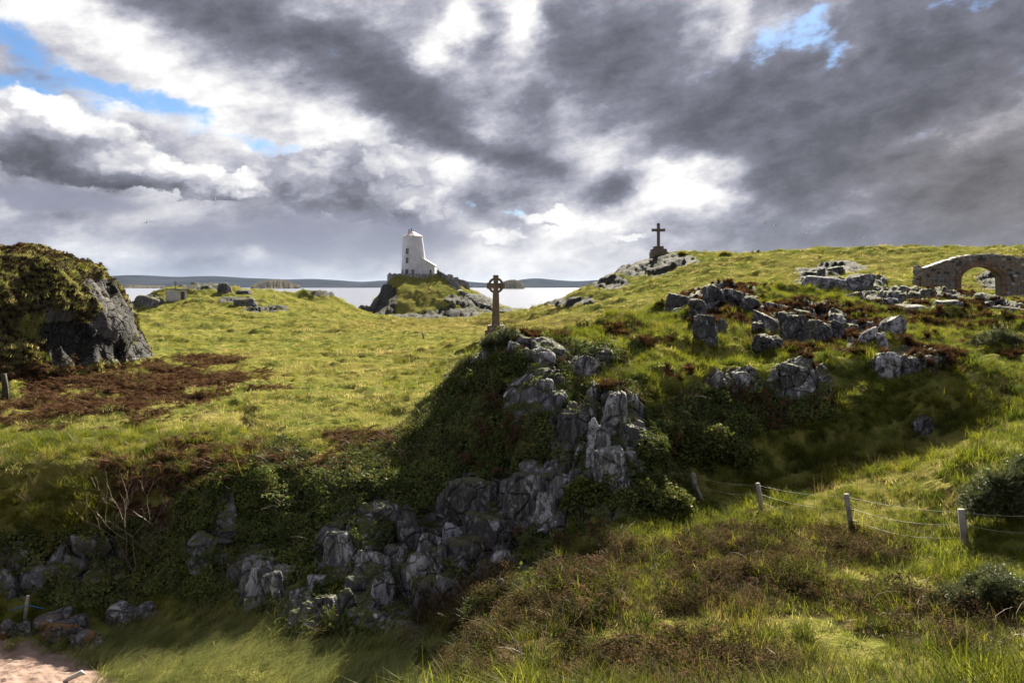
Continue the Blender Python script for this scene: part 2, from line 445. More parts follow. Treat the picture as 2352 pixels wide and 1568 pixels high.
def grid_normals(V):
    G = V.reshape(NR, NC, 3)
    du = np.gradient(G, axis=1); dv = np.gradient(G, axis=0)
    n = np.cross(du, dv).reshape(-1, 3)
    n /= np.maximum(np.linalg.norm(n, axis=1, keepdims=True), 1e-9)
    return n * (1.0 if n[:, 2].mean() > 0 else -1.0)

def survey_uv(V):
    D = np.maximum(V[:, 1], 0.5)
    return V[:, 0] / D * FPX + UC, VH - (V[:, 2] - EYE) / D * FPX, V[:, 1]

N0 = grid_normals(XYZ)
slope0 = np.sqrt(np.maximum(0, 1 - N0[:, 2] ** 2))
U0, V0, D0 = survey_uv(XYZ)

def spots(items, soft=0.35, jit=0.0, U=None, V=None, D=None):
    """union of ellipses (u, v, ru, rv[, dmin, dmax]) read from the survey"""
    U = U0 if U is None else U; V = V0 if V is None else V; D = D0 if D is None else D
    m = np.zeros(len(U), np.float32)
    for it in items:
        u, v, ru, rv = it[:4]
        lo, hi = it[4:6] if len(it) > 4 else (0, 400)
        k = (np.abs(U - u) < ru * 1.6) & (np.abs(V - v) < rv * 1.6) & (D > lo) & (D < hi)
        r = np.sqrt(((U[k] - u) / ru) ** 2 + ((V[k] - v) / rv) ** 2) + (jit[k] if not np.isscalar(jit) else jit)
        m[k] = np.maximum(m[k], sstep(-r, -1 - soft, -1 + soft))
    return m

jit = (0.35 * fbm(XYZ * 1.3, 3, seed=2)).astype(np.float32)
CLIFF = spots([(1400,980,62,95,15,24),(1400,1110,70,80,15,24),(1310,1000,45,85),(1220,930,55,70),(1215,1150,80,80),(1300,1140,60,80),(1090,1160,95,75),(1110,1280,100,95),
    (880,1185,50,35),(980,1240,70,80),(1040,1370,70,60),(820,1270,110,80),(900,1330,120,80),(520,1190,26,75),(475,1275,40,65),(590,1340,65,80),(700,1400,60,60),(850,1420,120,50),
    (940,1450,50,45),(1350,840,50,32,18,30),(1240,810,70,26,18,30),(1250,880,50,40,18,30),(1180,800,40,30,18,30),(1100,800,30,30,18,27),(40,1320,60,70),(200,1290,90,60)], jit=jit)
UPROCK = spots([(1640,690,100,36,25,60),(1625,755,36,34,20,50),(1780,745,60,30,20,50),(1865,752,80,45,20,50),(1970,775,60,30,20,50),(1690,880,70,26,15,40),(1830,870,75,42,15,40),
    (2080,840,95,32,15,40),(2120,985,30,20),(2060,690,110,22,30,60),(2180,690,90,16,30,60),(2290,712,90,12,30,60),(1900,660,70,16,30,70),(1985,650,50,18,30,70)], jit=jit)
FARROCK = spots([(1470,610,75,24,80,160),(1540,598,60,16,80,160),(1400,650,45,14,80,160),(1310,695,60,10,80,160),(1690,705,50,14,60,120),(1620,720,50,14,60,120),(1740,690,40,12,60,120),
    (1880,630,50,14,60,120),(1930,615,60,8,60,120),(2290,645,50,20,60,110),(320,690,46,18,110,170),(455,658,40,9,110,170),(510,660,20,12,110,170),(545,690,40,8,110,170),(615,712,50,6,100,170),(745,672,36,8,110,170)], jit=jit)
KNROCK = np.maximum(spots([(878,690,32,45,165,205),(960,735,110,16,165,180),(1050,722,55,16,160,185),(1085,690,40,16,180,215),(1120,700,30,22,180,215),(1040,690,20,12,165,205),(850,715,20,18,165,205)], jit=jit),
                   spots([(1180,715,70,8,165,215)], jit=jit) * 0.6)
dmx, dmy = (GX + 32) / 10.4, GY - 46
MOUND = sstep(mound(GX, GY), 0.15, 0.9)
MROCK = MOUND * sstep(slope0 + 0.55 * fbm(XYZ * 0.45, 4, seed=8) + 0.22 * sstep(GX, -26, -22), 0.80, 1.12)
ROCK = np.clip(np.maximum.reduce([CLIFF, UPROCK, FARROCK, KNROCK, MROCK]), 0, 1)

# ---- relief: hummocks, tussocks, rock faces
far = sstep(D0, 45, 110)
land = sstep(GZ, 0.3, 1.6)
mead = sstep(D0, 24, 32) * (1 - far)
hum = fbm(XYZ * np.array([0.35, 0.35, 0.1]), 4, seed=5) * (0.16 + 0.5 * far + 0.24 * mead)
hum += np.maximum(0, fbm(XYZ * np.array([0.9, 0.9, 0.2]), 3, seed=6)) * (0.20 + 0.35 * far + 0.16 * mead)
ditch = spots([(560,950,16,34,22,40),(600,985,40,12,22,40),(530,930,26,14,22,40)], 0.5, jit * 0.5)
hum -= 0.35 * ditch
cragtop = sstep(GX, 0, 4) * sstep(D0, 23, 27) * (1 - sstep(D0, 46, 56))
hum += cragtop * (np.maximum(0, fbm(XYZ * np.array([0.7, 0.7, 0.3]), 3, seed=16)) * 0.75 + 0.16 * fbm(XYZ * np.array([1.8, 1.8, 0.6]), 3, seed=17))
crag_zone = sstep(slope0, 0.25, 0.6) * (1 - far)
hum += crag_zone * (fbm(XYZ * 0.6, 4, seed=9) * 0.50 + 0.30 * fbm(XYZ * 1.4, 3, seed=19, ridged=True))
hum *= land
sand_m = spots([(-20,1560,240,80,10,20)], 0.5, jit * 0.6) * sstep(-GZ, -1.25, -0.95)
hum = hum * (1 - 0.75 * sand_m) + sand_m * 0.055 * fbm(XYZ * np.array([5.0, 9.0, 1.0]), 3, seed=33)
rk = np.zeros(len(XYZ), np.float32)
near_m = (ROCK > 0.01) & (D0 <= 60) & (MOUND < 0.3)
q = XYZ[near_m]
q = q + 0.35 * np.stack([fbm(q * 0.8, 3, seed=k) for k in (20, 21, 22)], 1)
w1, w2, wc = worley(q * np.array([0.75, 0.75, 0.30]), 3)
w3, w4, wd = worley(q * np.array([2.1, 2.1, 0.8]), 5)
rk[near_m] = 0.34 * wc - 0.34 * sstep(-(w2 - w1), -0.10, 0.0) + 0.07 * wd - 0.05 * sstep(-(w4 - w3), -0.12, 0.0) + 0.07 * fbm(q * np.array([3.0, 3.0, 1.2]), 3, seed=12, ridged=True) + 0.16
mm = (MOUND > 0.02)
q = XYZ[mm]
w1, w2, wc = worley(q * np.array([0.45, 0.45, 0.30]) + 0.4 * np.stack([fbm(q * 0.4, 3, seed=k) for k in (25, 26, 27)], 1), 3)
rk[mm] = 0.75 * fbm(q * 0.28, 4, seed=62) + (0.3 + 0.7 * ROCK[mm]) * (0.28 * wc - 0.22 * sstep(-(w2 - w1), -0.12, 0.0)) + 0.10 * fbm(q * 1.1 * np.array([1, 1, 1.6]), 4, seed=13, ridged=True)
fm = (ROCK > 0.01) & (D0 > 60)
q = XYZ[fm]
a1, a2, ac = worley(q * np.array([0.33, 0.33, 0.28]), 8)
rk[fm] = 0.40 * ac - 0.35 * sstep(-(a2 - a1), -0.16, 0.0) + 0.35 * fbm(q * 0.6, 4, seed=14, ridged=True)
disp = hum * (1 - 0.6 * ROCK) + np.maximum(ROCK, mm * 1.0) * rk
Nb = N0 * 1.0
XYZ = XYZ + Nb * disp[:, None] * np.array([1, 1, 1])
NRM = grid_normals(XYZ)
SLOPE = np.sqrt(np.maximum(0, 1 - NRM[:, 2] ** 2))
UU, VV, DD = survey_uv(XYZ)

# ---- what grows where (0..1 each)
nA = fbm(XYZ * np.array([0.22, 0.22, 0.22]), 4, seed=40)
nB = fbm(XYZ * np.array([1.1, 1.1, 1.1]), 4, seed=44)
nC = fbm(XYZ * np.array([0.06, 0.06, 0.06]), 3, seed=48)
SAND = sand_m
BROW = MOUND * sstep(-nB, -0.45, 0.1)
RTONE = np.maximum(MOUND, 0.85 * (D0 > 60))
BRACKEN = spots([(230,880,330,38),(120,925,330,55),(460,885,170,34),(330,850,70,20),(420,1060,180,45,20,30),(380,1110,130,90,20,30),(620,1060,170,26,20,30),(860,1010,120,26,20,30),(480,830,80,14)], 0.45, jit * 1.4, UU, VV, DD) * sstep(nB + 0.6 * nA, -0.42, 0.12)
BRAMBLE = spots([(1560,1300,330,60,8,19),(1300,1370,220,80,8,19),(1120,1480,160,90,8,19),(1800,1270,250,50,8,19),(1850,1380,300,40,8,16),(2150,1440,220,60,6,15),(1500,1540,300,60,6,14)], 0.5, jit * 1.6, UU, VV, DD)
crag = spots([(1180,1010,330,330,13,30),(1000,1180,330,280,13,30),(760,1250,330,240,13,30),(1300,1050,250,230,13,30),(560,1230,160,200,13,30)], 0.3, jit, UU, VV, DD)
IVY = crag * sstep(SLOPE + 0.35 * nB, 0.42, 0.66)
IVY = np.maximum(IVY, spots([(1630,985,90,90,13,30),(650,1150,100,130,13,30),(1360,1120,40,60),(1480,1090,60,80),(1780,930,120,50,13,30),(230,1300,260,95,13,30),(900,1100,160,100,13,30)], 0.3, jit, UU, VV, DD))
HEATH = np.maximum(spots([(1700,700,170,50,20,60),(1930,760,230,60,20,50),(1250,780,130,22,18,40),(1420,760,70,14),(1520,790,60,14),(1640,960,60,30),(2200,760,200,80,18,60),(1400,895,36,16),(1560,850,40,16)], 0.4, jit * 1.5, UU, VV, DD) * sstep(nB, -0.15, 0.2),
                   MOUND * sstep(NRM[:, 2] + 0.5 * nB, 0.85, 1.1) * sstep(XYZ[:, 2], 9.2, 10.6))
MARRAM = spots([(500,1520,420,130,10,20),(850,1540,200,90,10,18)], 0.4, jit, UU, VV, DD) * (1 - SAND)
DRY = np.clip(sstep(nA + 0.5 * nC, -0.05, 0.5) * 0.7 + spots([(1150,745,420,16,70,170),(1300,750,200,25,50,170)], 0.5, jit * 0.5, UU, VV, DD), 0, 1)
SHORE = sstep(-XYZ[:, 2], -2.2, -0.6) * (DD > 100)
LICHEN = np.clip(spots([(240,735,40,45,30,60),(190,680,60,40,30,60),(120,700,60,40,30,60)], 0.4, jit, UU, VV, DD) + 0.0, 0, 1)
ROCK = np.maximum(ROCK, SHORE * sstep(nB, -0.3, 0.1))
MOUNDV = MOUND
# ------------------------------------------------------------------ object helpers
def tag(o, label=None, category=None, group=None, kind=None):
    for k, v in (('label', label), ('category', category), ('group', group), ('kind', kind)):
        if v:
            o[k] = v
    return o

def link(name, data, parent=None, loc=None, rot=None, scale=None):
    o = bpy.data.objects.new(name, data)
    C.objects.link(o)
    if parent is not None:
        o.parent = parent
    if loc is not None:
        o.location = loc
    if rot is not None:
        o.rotation_euler = rot
    if scale is not None:
        o.scale = scale
    return o

def mesh_np(name, verts, faces, mat=None, smooth=True):
    """faces: (n,4) or (n,3) int array"""
    me = bpy.data.meshes.new(name)
    verts = np.asarray(verts, np.float32); faces = np.asarray(faces, np.int32)
    k = faces.shape[1]
    me.vertices.add(len(verts))
    me.vertices.foreach_set('co', verts.ravel())
    me.loops.add(faces.size)
    me.loops.foreach_set('vertex_index', faces.ravel())
    me.polygons.add(len(faces))
    me.polygons.foreach_set('loop_start', np.arange(0, faces.size, k, dtype=np.int32))
    me.polygons.foreach_set('use_smooth', np.full(len(faces), smooth))
    me.update(calc_edges=True)
    if mat:
        me.materials.append(mat)
    return me

def fattr(me, name, arr):
    a = me.attributes.new(name, 'FLOAT', 'POINT')
    a.data.foreach_set('value', np.asarray(arr, np.float32))

# ------------------------------------------------------------------ materials of the ground
def new_mat(name):
    m = bpy.data.materials.new(name)
    m.use_nodes = True
    return m, NT(m.node_tree)

def bsdf(T, color, rough=0.85, normal=None, spec=0.3):
    b = T.n('ShaderNodeBsdfPrincipled')
    T.put(b.inputs['Base Color'], color)
    T.put(b.inputs['Roughness'], rough)
    T.put(b.inputs['Specular IOR Level'], spec)
    if normal is not None:
        T.put(b.inputs['Normal'], normal)
    o = T.n('ShaderNodeOutputMaterial')
    T.link(b.outputs[0], o.inputs[0])
    return b

def bump(T, h, strength=0.5, dist=0.05, normal=None):
    b = T.n('ShaderNodeBump')
    T.put(b.inputs['Height'], h)
    b.inputs['Strength'].default_value = strength
    b.inputs['Distance'].default_value = dist
    if normal is not None:
        T.put(b.inputs['Normal'], normal)
    return b.outputs[0]

def rock_color(T, p, k=1.0):
    """grey schist with pale lichen crusts, dark cracks; p in metres"""
    big = T.noise(p, 0.7 * k, 3, 0.6)
    fine = T.noise(p, 9.0 * k, 4, 0.65)
    streak = T.noise(T.v('MULTIPLY', p, (5.0, 5.0, 1.1)), 1.6 * k, 4, 0.6, 0.6)
    c = T.mix(big, (0.045, 0.045, 0.055), (0.17, 0.165, 0.17))
    c = T.mix(T.mr(streak, 0.48, 0.66), c, (0.25, 0.25, 0.265))
    lich = T.noise(p, 3.4 * k, 5, 0.7, 0.8)
    c = T.mix(T.m('MULTIPLY', T.mr(lich, 0.54, 0.62), T.mr(big, 0.40, 0.58)), c, (0.55, 0.54, 0.56))
    c = T.mix(T.mr(T.noise(p, 1.3 * k, 4, 0.6), 0.58, 0.70, 0.0, 0.55), c, (0.16, 0.13, 0.07))
    crack = T.vor(T.v('ADD', p, T.v('SCALE', T.noise(p, 1.5 * k, 3, 0.5, col=True), s=0.5)), 1.7 * k, 'DISTANCE_TO_EDGE')
    c = T.mix(T.mr(crack, 0.0, 0.035, 0.85, 0.0), c, (0.012, 0.012, 0.014))
    c = T.mix(T.mr(fine, 0.30, 0.48, 0.6, 0.0), c, (0.03, 0.03, 0.035))
    h = T.m('ADD', T.m('MULTIPLY', fine, 0.5), T.m('ADD', T.m('MULTIPLY', streak, 0.7), T.mr(crack, 0.0, 0.08)))
    return c, h

def ground_material():
    m, T = new_mat("ground_cover")
    geo = T.n('ShaderNodeNewGeometry')
    p = geo.outputs['Position']
    def at(n):
        a = T.n('ShaderNodeAttribute'); a.attribute_name = n
        return a.outputs['Fac']
    n1 = T.noise(p, 0.35, 4, 0.6)
    n2 = T.noise(p, 2.2, 5, 0.65)
    n3 = T.noise(p, 14.0, 3, 0.6)
    # turf
    turf = T.mix(T.mr(n1, 0.35, 0.65), (0.065, 0.082, 0.016), (0.145, 0.140, 0.032))
    turf = T.mix(T.mr(n2, 0.45, 0.70), turf, (0.17, 0.155, 0.05))
    turf = T.mix(T.mr(n2, 0.30, 0.46, 0.75, 0.0), turf, (0.028, 0.036, 0.010))
    dryc = T.mix(n2, (0.16, 0.125, 0.040), (0.09, 0.085, 0.022))
    c = T.mix(T.m('MULTIPLY', at('dry'), 0.75), turf, dryc)
    heath = T.mix(T.mr(n2, 0.38, 0.62), (0.018, 0.012, 0.010), (0.085, 0.035, 0.018))
    c = T.mix(T.mr(at('heath'), 0.25, 0.6), c, heath)
    c = T.mix(T.mr(at('brow'), 0.15, 0.5), c, T.mix(T.mr(T.noise(p, 3.5, 4, 0.6), 0.40, 0.62), (0.016, 0.012, 0.009), (0.060, 0.052, 0.022)))
    brk = T.mix(T.mr(n2, 0.38, 0.62), (0.022, 0.014, 0.009), (0.085, 0.046, 0.024))
    c = T.mix(T.mr(at('bracken'), 0.2, 0.6), c, brk)
    brm = T.mix(T.mr(n2, 0.38, 0.62), (0.025, 0.018, 0.012), (0.085, 0.055, 0.032))
    c = T.mix(T.mr(at('bramble'), 0.2, 0.6, 0.0, 0.8), c, brm)
    ivy = T.mix(T.mr(n2, 0.40, 0.62), (0.008, 0.012, 0.005), (0.03, 0.042, 0.014))
    c = T.mix(T.mr(at('ivy'), 0.25, 0.6), c, ivy)
    sand = T.mix(T.mr(T.noise(p, 3.0, 4, 0.6), 0.35, 0.65), (0.18, 0.125, 0.10), (0.25, 0.18, 0.15))
    c = T.mix(T.mr(at('sand'), 0.25, 0.5), c, sand)
    rc, rh = rock_color(T, p, 0.8)
    rc = T.mix(T.mr(T.m('ADD', at('lichen'), T.m('SUBTRACT', T.noise(p, 1.6, 5, 0.7, 0.5), 0.5)), 0.45, 0.55), rc, (0.50, 0.48, 0.50))
    up = T.sep(geo.outputs['Normal'])[2]
    moss = T.mr(T.m('ADD', up, T.m('MULTIPLY', T.m('SUBTRACT', n2, 0.5), 1.6)), 0.62, 0.86)
    rc = T.mix(T.m('MULTIPLY', moss, 0.9), rc, T.mix(n3, (0.035, 0.045, 0.010), (0.10, 0.10, 0.025)))
    rc = T.mix(1.0, rc, T.mix(at('rtone'), (0.85, 0.85, 0.88), (0.125, 0.118, 0.11)), 'MULTIPLY')
    rmask = T.mr(T.m('ADD', at('rock'), T.m('MULTIPLY', T.m('SUBTRACT', n2, 0.5), 0.6)), 0.40, 0.55)
    c = T.mix(rmask, c, rc)
    hh = T.m('ADD', T.m('MULTIPLY', n2, 1.0), T.m('MULTIPLY', n3, 0.5))
    hh = T.m('ADD', T.m('MULTIPLY', hh, T.m('SUBTRACT', 1.0, rmask)), T.m('MULTIPLY', rh, rmask))
    hh = T.m('MULTIPLY', hh, T.mr(at('sand'), 0.2, 0.6, 1.0, 0.35))
    bsdf(T, c, 0.95, bump(T, hh, 0.8, 0.12), T.m('MULTIPLY', rmask, 0.25))
    return m

MAT_GROUND = ground_material()

# ------------------------------------------------------------------ the ground, parted into the landforms one can see
def regions():
    G = lambda a: a.reshape(NR, NC)
    cz = XYZ[:, 2]
    reg = np.zeros(len(XYZ), np.int8)                                   # 0 meadow
    reg[(UU > 1180 + (DD - 60) * 0.0) & (DD > 62) & (cz > 4.6) & (GX > -2)] = 3      # hill on the right
    reg[(GX > 14) & (DD > 50)] = 3
    reg[(DD > 108) & (UU < 840) & (cz > 4.4)] = 7                       # headland with the hut
    reg[(DD > 162) & (GX > -42) & (GX < 14)] = 2                        # lighthouse knoll
    reg[(DD < 62) & (GX > -6.5) & (DD > 20) & (cz > 5.0)] = 4           # crag
    reg[(DD < 62) & (DD > 18) & (GX > 3)] = 4
    reg[(DD < 28) & (crag > 0.35)] = 4
    reg[(DD < 26.5) & (GX < -1.5) & (cz < 3.7) & (cz > 1.25)] = 4
    reg[MOUND > 0.35] = 1
    reg[(cz < 1.9) & (DD < 22) & (GX < 0)] = 6                          # gully floor
    reg[(sand_m > 0.35)] = 8
    reg[(DD < 19.5) & (GX > -3.2) & (reg != 4) & (reg != 6)] = 5
    reg[(DD < 18.0) & (GX > 3.4)] = 5
    reg[(DD < 9) & (reg != 8) & (reg != 6)] = 5
    return reg
REG = regions()
REG_NAMES = {0: 'meadow', 1: 'rocky_hill', 2: 'lighthouse_hill', 3: 'grassy_hill', 4: 'crag_terrain', 5: 'heath_slope_ground', 6: 'gully_ground', 7: 'headland_terrain', 8: 'beach'}
def build_ground():
    idx = np.arange(NR * NC).reshape(NR, NC)
    quads = np.stack([idx[:-1, :-1], idx[:-1, 1:], idx[1:, 1:], idx[1:, :-1]], -1).reshape(-1, 4)
    keep = XYZ[quads, 2].max(1) > -0.8
    quads = quads[keep]
    fr = REG[quads[:, 0]]
    for k, nm in REG_NAMES.items():
        q = quads[fr == k]
        if len(q) == 0:
            continue
        used, inv = np.unique(q, return_inverse=True)
        me = mesh_np(nm, XYZ[used], inv.reshape(-1, 4), MAT_GROUND)
        for an, arr in (('rock', ROCK), ('sand', SAND), ('bracken', BRACKEN), ('bramble', BRAMBLE), ('ivy', IVY), ('heath', HEATH), ('dry', DRY), ('lichen', LICHEN), ('brow', BROW), ('rtone', RTONE)):
            fattr(me, an, arr[used])
        me.normals_split_custom_set_from_vertices(NRM[used])
        tag(link(nm, me), kind='structure')
build_ground()

# height lookup on the finished ground
def ground_z(x, y):
    s = y + S0
    t = x / s
    i = np.interp(s, srow, np.arange(NR)); j = np.interp(t, tcol, np.arange(NC))
    i0 = int(min(max(i, 0), NR - 2)); j0 = int(min(max(j, 0), NC - 2))
    a, b = i - i0, j - j0
    g = XYZ[:, 2].reshape(NR, NC)
    return float((g[i0, j0] * (1 - b) + g[i0, j0 + 1] * b) * (1 - a) + (g[i0 + 1, j0] * (1 - b) + g[i0 + 1, j0 + 1] * b) * a)

def hit(u, v, lo=6.0, hi=240.0):
    """first ground point along the line of sight through survey reading (u, v)"""
    for d in np.exp(np.linspace(math.log(lo), math.log(hi), 900)):
        x, y, z = P(u, v, d)
        if ground_z(x, y) >= z:
            return Vector((x, y, ground_z(x, y)))
    return Vector(P(u, v, hi))

# ------------------------------------------------------------------ sea
def sea_material():
    m, T = new_mat("sea_water")
    p = T.n('ShaderNodeNewGeometry').outputs['Position']
    a = T.noise(T.v('MULTIPLY', p, (0.25, 0.55, 1)), 1.0, 4, 0.6)
    b = T.noise(T.v('MULTIPLY', p, (0.03, 0.08, 1)), 1.0, 3, 0.6)
    c = T.mix(b, (0.20, 0.21, 0.26), (0.27, 0.28, 0.33))
    bs = bsdf(T, c, 0.16, bump(T, T.m('ADD', a, T.m('MULTIPLY', b, 2.0)), 0.22, 0.5), 0.6)
    bs.inputs['IOR'].default_value = 1.33
    return m
rs = np.concatenate([[0], np.geomspace(60, 42000, 40)])
an = np.radians(np.linspace(-75, 75, 61))
sv = np.array([(r * math.sin(a), r * math.cos(a) + 20, 0.0) for r in rs for a in an])
si = np.arange(len(sv)).reshape(len(rs), len(an))
sf = np.stack([si[:-1, :-1], si[:-1, 1:], si[1:, 1:], si[1:, :-1]], -1).reshape(-1, 4)
tag(link('sea', mesh_np('sea', sv, sf, sea_material())), kind='structure')

# ------------------------------------------------------------------ far land across the water
def plain_rough(name, c1, c2, k):
    m, T = new_mat(name)
    p = T.n('ShaderNodeNewGeometry').outputs['Position']
    n = T.noise(p, k, 5, 0.6)
    df = T.n('ShaderNodeBsdfDiffuse'); T.put(df.inputs[0], T.mix(T.mr(n, 0.35, 0.65), c1, c2))
    T.link(df.outputs[0], T.n('ShaderNodeOutputMaterial').inputs[0])
    return m
MAT_FAR = plain_rough("far_moor", (0.012, 0.016, 0.026), (0.024, 0.028, 0.040), 0.004)
MAT_FARTREE = plain_rough("far_wood", (0.035, 0.032, 0.022), (0.085, 0.070, 0.045), 0.01)

def far_ridge(name, d, profile, depth, mat, seed, rough, bumps=0.0):
    """a range of hills: profile = [(u, v)] of its skyline, d its distance"""
    us = np.array([q[0] for q in profile], float); vs = np.array([q[1] for q in profile], float)
    n = 260
    uu = np.linspace(us[0], us[-1], n)
    vv = np.interp(uu, us, vs)
    ker = np.hanning(9) if us[-1] - us[0] > 400 else np.hanning(7); ker /= ker.sum()
    vv = np.convolve(np.pad(vv, len(ker) // 2, mode='edge'), ker, 'valid')
    x = (uu - UC) / FPX * d
    h = np.maximum(EYE - (vv - VH) / FPX * d, 0) 
    rows = []
    prof = [(-1.0, 0.0), (-0.75, 0.30), (-0.45, 0.68), (-0.2, 0.92), (0.0, 1.0), (0.35, 0.8), (0.8, 0.3), (1.0, 0.0)]
    V = []
    for a, k in prof:
        wob = fbm(np.stack([x / (d * 0.05), np.full(n, a * 2.0), np.full(n, float(seed))], 1), 4, seed=seed) + bumps * fbm(np.stack([x / (d * 0.0035), np.full(n, a * 4.0), np.full(n, float(seed))], 1), 3, seed=seed + 2)
        yy = d + a * depth * (1 + 0.25 * wob)
        V.append(np.stack([x * yy / d, yy, np.maximum(-2.0, h * k * (1 + rough * wob) - (2.0 if k == 0 else 0))], 1))
    V = np.concatenate(V)
    ii = np.arange(len(V)).reshape(len(prof), n)
    F = np.stack([ii[:-1, :-1], ii[:-1, 1:], ii[1:, 1:], ii[1:, :-1]], -1).reshape(-1, 4)
    o = link(name, mesh_np(name, np.array(V), F, mat))
    tag(o, kind='structure')
    return o
far_ridge('far_hills', 5200, [(150,645),(250,633),(300,631),(350,633),(400,636),(450,634),(500,633),(560,638),(620,640),(660,642),(720,640),(780,644),(840,648),(872,644),(960,648),(1060,645),(1120,650),(1160,652),(1190,642),(1235,638),(1280,643),(1330,646),(1380,642),(1430,640),(1600,646),(1800,640),(2200,640),(2700,644)], 900, MAT_FAR, 3, 0.05)
far_ridge('near_island', 3000, [(575,656),(590,650),(615,643),(640,641),(660,645),(690,655.5)], 120, MAT_FARTREE, 5, 0.04, 1.0)
far_ridge('wooded_island', 2600, [(1118,656),(1140,652),(1165,644),(1180,642),(1195,646),(1205,654.8)], 100, MAT_FARTREE, 6, 0.14, 0.9)
far_ridge('low_island', 3400, [(250,656.3),(270,653),(300,654),(340,655),(380,655.8)], 120, MAT_FARTREE, 7, 0.05, 1.0)

# ------------------------------------------------------------------ sea air
def build_haze():
    m, T = new_mat("sea_air")
    v = T.n('ShaderNodeVolumePrincipled')
    v.inputs['Color'].default_value = (0.62, 0.76, 1.0, 1)
    v.inputs['Density'].default_value = 0.000013
    v.inputs['Anisotropy'].default_value = 0.2
    o = T.n('ShaderNodeOutputMaterial')
    T.link(v.outputs[0], o.inputs['Volume'])
    x, y0, y1, z0, z1 = 46000, -300, 46000, -6.0, 125.0
    vs = [(-x, y0, z0), (x, y0, z0), (x, y1, z0), (-x, y1, z0), (-x, y0, z1), (x, y0, z1), (x, y1, z1), (-x, y1, z1)]
    fs = [(0, 3, 2, 1), (4, 5, 6, 7), (0, 1, 5, 4), (1, 2, 6, 5), (2, 3, 7, 6), (3, 0, 4, 7)]
    tag(link('haze', mesh_np('haze', vs, fs, m, False)), label='thin pale sea haze over the whole bay', kind='stuff')
build_haze()
# ------------------------------------------------------------------ plants: small meshes, scattered by geometry nodes
R = random.Random(5)
PROTO = {}

class MB:
    """collects triangles/quads"""
    def __init__(self):
        self.v, self.f, self.h = [], [], []
    def add(self, vs, fs, h=None):
        b = len(self.v)
        self.v += [tuple(q) for q in vs]
        self.f += [tuple(b + i for i in q) for q in fs]
        self.h += list(h) if h is not None else [0.0] * len(vs)
    def mesh(self, name, mat, smooth=True):
        me = bpy.data.meshes.new(name)
        me.from_pydata(self.v, [], self.f)
        me.polygons.foreach_set('use_smooth', [smooth] * len(me.polygons))
        a = me.attributes.new('h', 'FLOAT', 'POINT')
        a.data.foreach_set('value', self.h)
        me.materials.append(mat)
        return me

def blade(mb, base, head, lean, L, w, curl=0.5, seg=3, twist=0.0):
    """a tapering leaf that arches over in the direction head"""
    dx, dy = math.cos(head), math.sin(head)
    px, py = -dy, dx
    vs, hs, fs = [], [], []
    for i in range(seg + 1):
        t = i / seg
        out = L * (lean * t + curl * t * t * 0.7)
        up = L * (t - 0.45 * curl * t * t)
        c = (base[0] + dx * out, base[1] + dy * out, base[2] + up)
        ww = w * (1 - t) ** 0.7 * 0.5
        if i < seg:
            vs += [(c[0] + px * ww, c[1] + py * ww, c[2]), (c[0] - px * ww, c[1] - py * ww, c[2])]
            hs += [t, t]
        else:
            vs.append(c); hs.append(1.0)
    for i in range(seg - 1):
        a = 2 * i
        fs.append((a, a + 1, a + 3, a + 2))
    a = 2 * (seg - 1)
    fs.append((a, a + 1, a + 2))
    mb.add(vs, fs, hs)

def leaf_quad(mb, c, n, size, R, h=0.5, asp=0.75):
    """a pointed, slightly folded leaf"""
    n = Vector(n).normalized()
    t = n.orthogonal().normalized()
    t = Matrix.Rotation(R.uniform(0, 6.28), 3, n) @ t
    b = n.cross(t)
    c = Vector(c)
    p0 = c - t * size * 0.5; p1 = c + t * size * 0.6
    l = c + b * size * asp * 0.5 + n * size * 0.14; r = c - b * size * asp * 0.5 + n * size * 0.14
    mb.add([p0, l, p1, r], [(0, 1, 2), (0, 2, 3)], [h] * 4)

def stem(mb, pts, r, h=0.2):
    """thin three-sided twig through pts"""
    pts = [Vector(p) for p in pts]
    vs, fs = [], []
    for i, p in enumerate(pts):
        d = (pts[min(i + 1, len(pts) - 1)] - pts[max(i - 1, 0)]).normalized()
        a = d.orthogonal().normalized(); b = d.cross(a)
        rr = r * (1 - 0.75 * i / (len(pts) - 1))
        for k in range(3):
            an = k * 2.0944
            vs.append(p + a * math.cos(an) * rr + b * math.sin(an) * rr)
    for i in range(len(pts) - 1):
        for k in range(3):
            fs.append((3 * i + k, 3 * i + (k + 1) % 3, 3 * i + 3 + (k + 1) % 3, 3 * i + 3 + k))
    mb.add(vs, fs, [h] * len(vs))

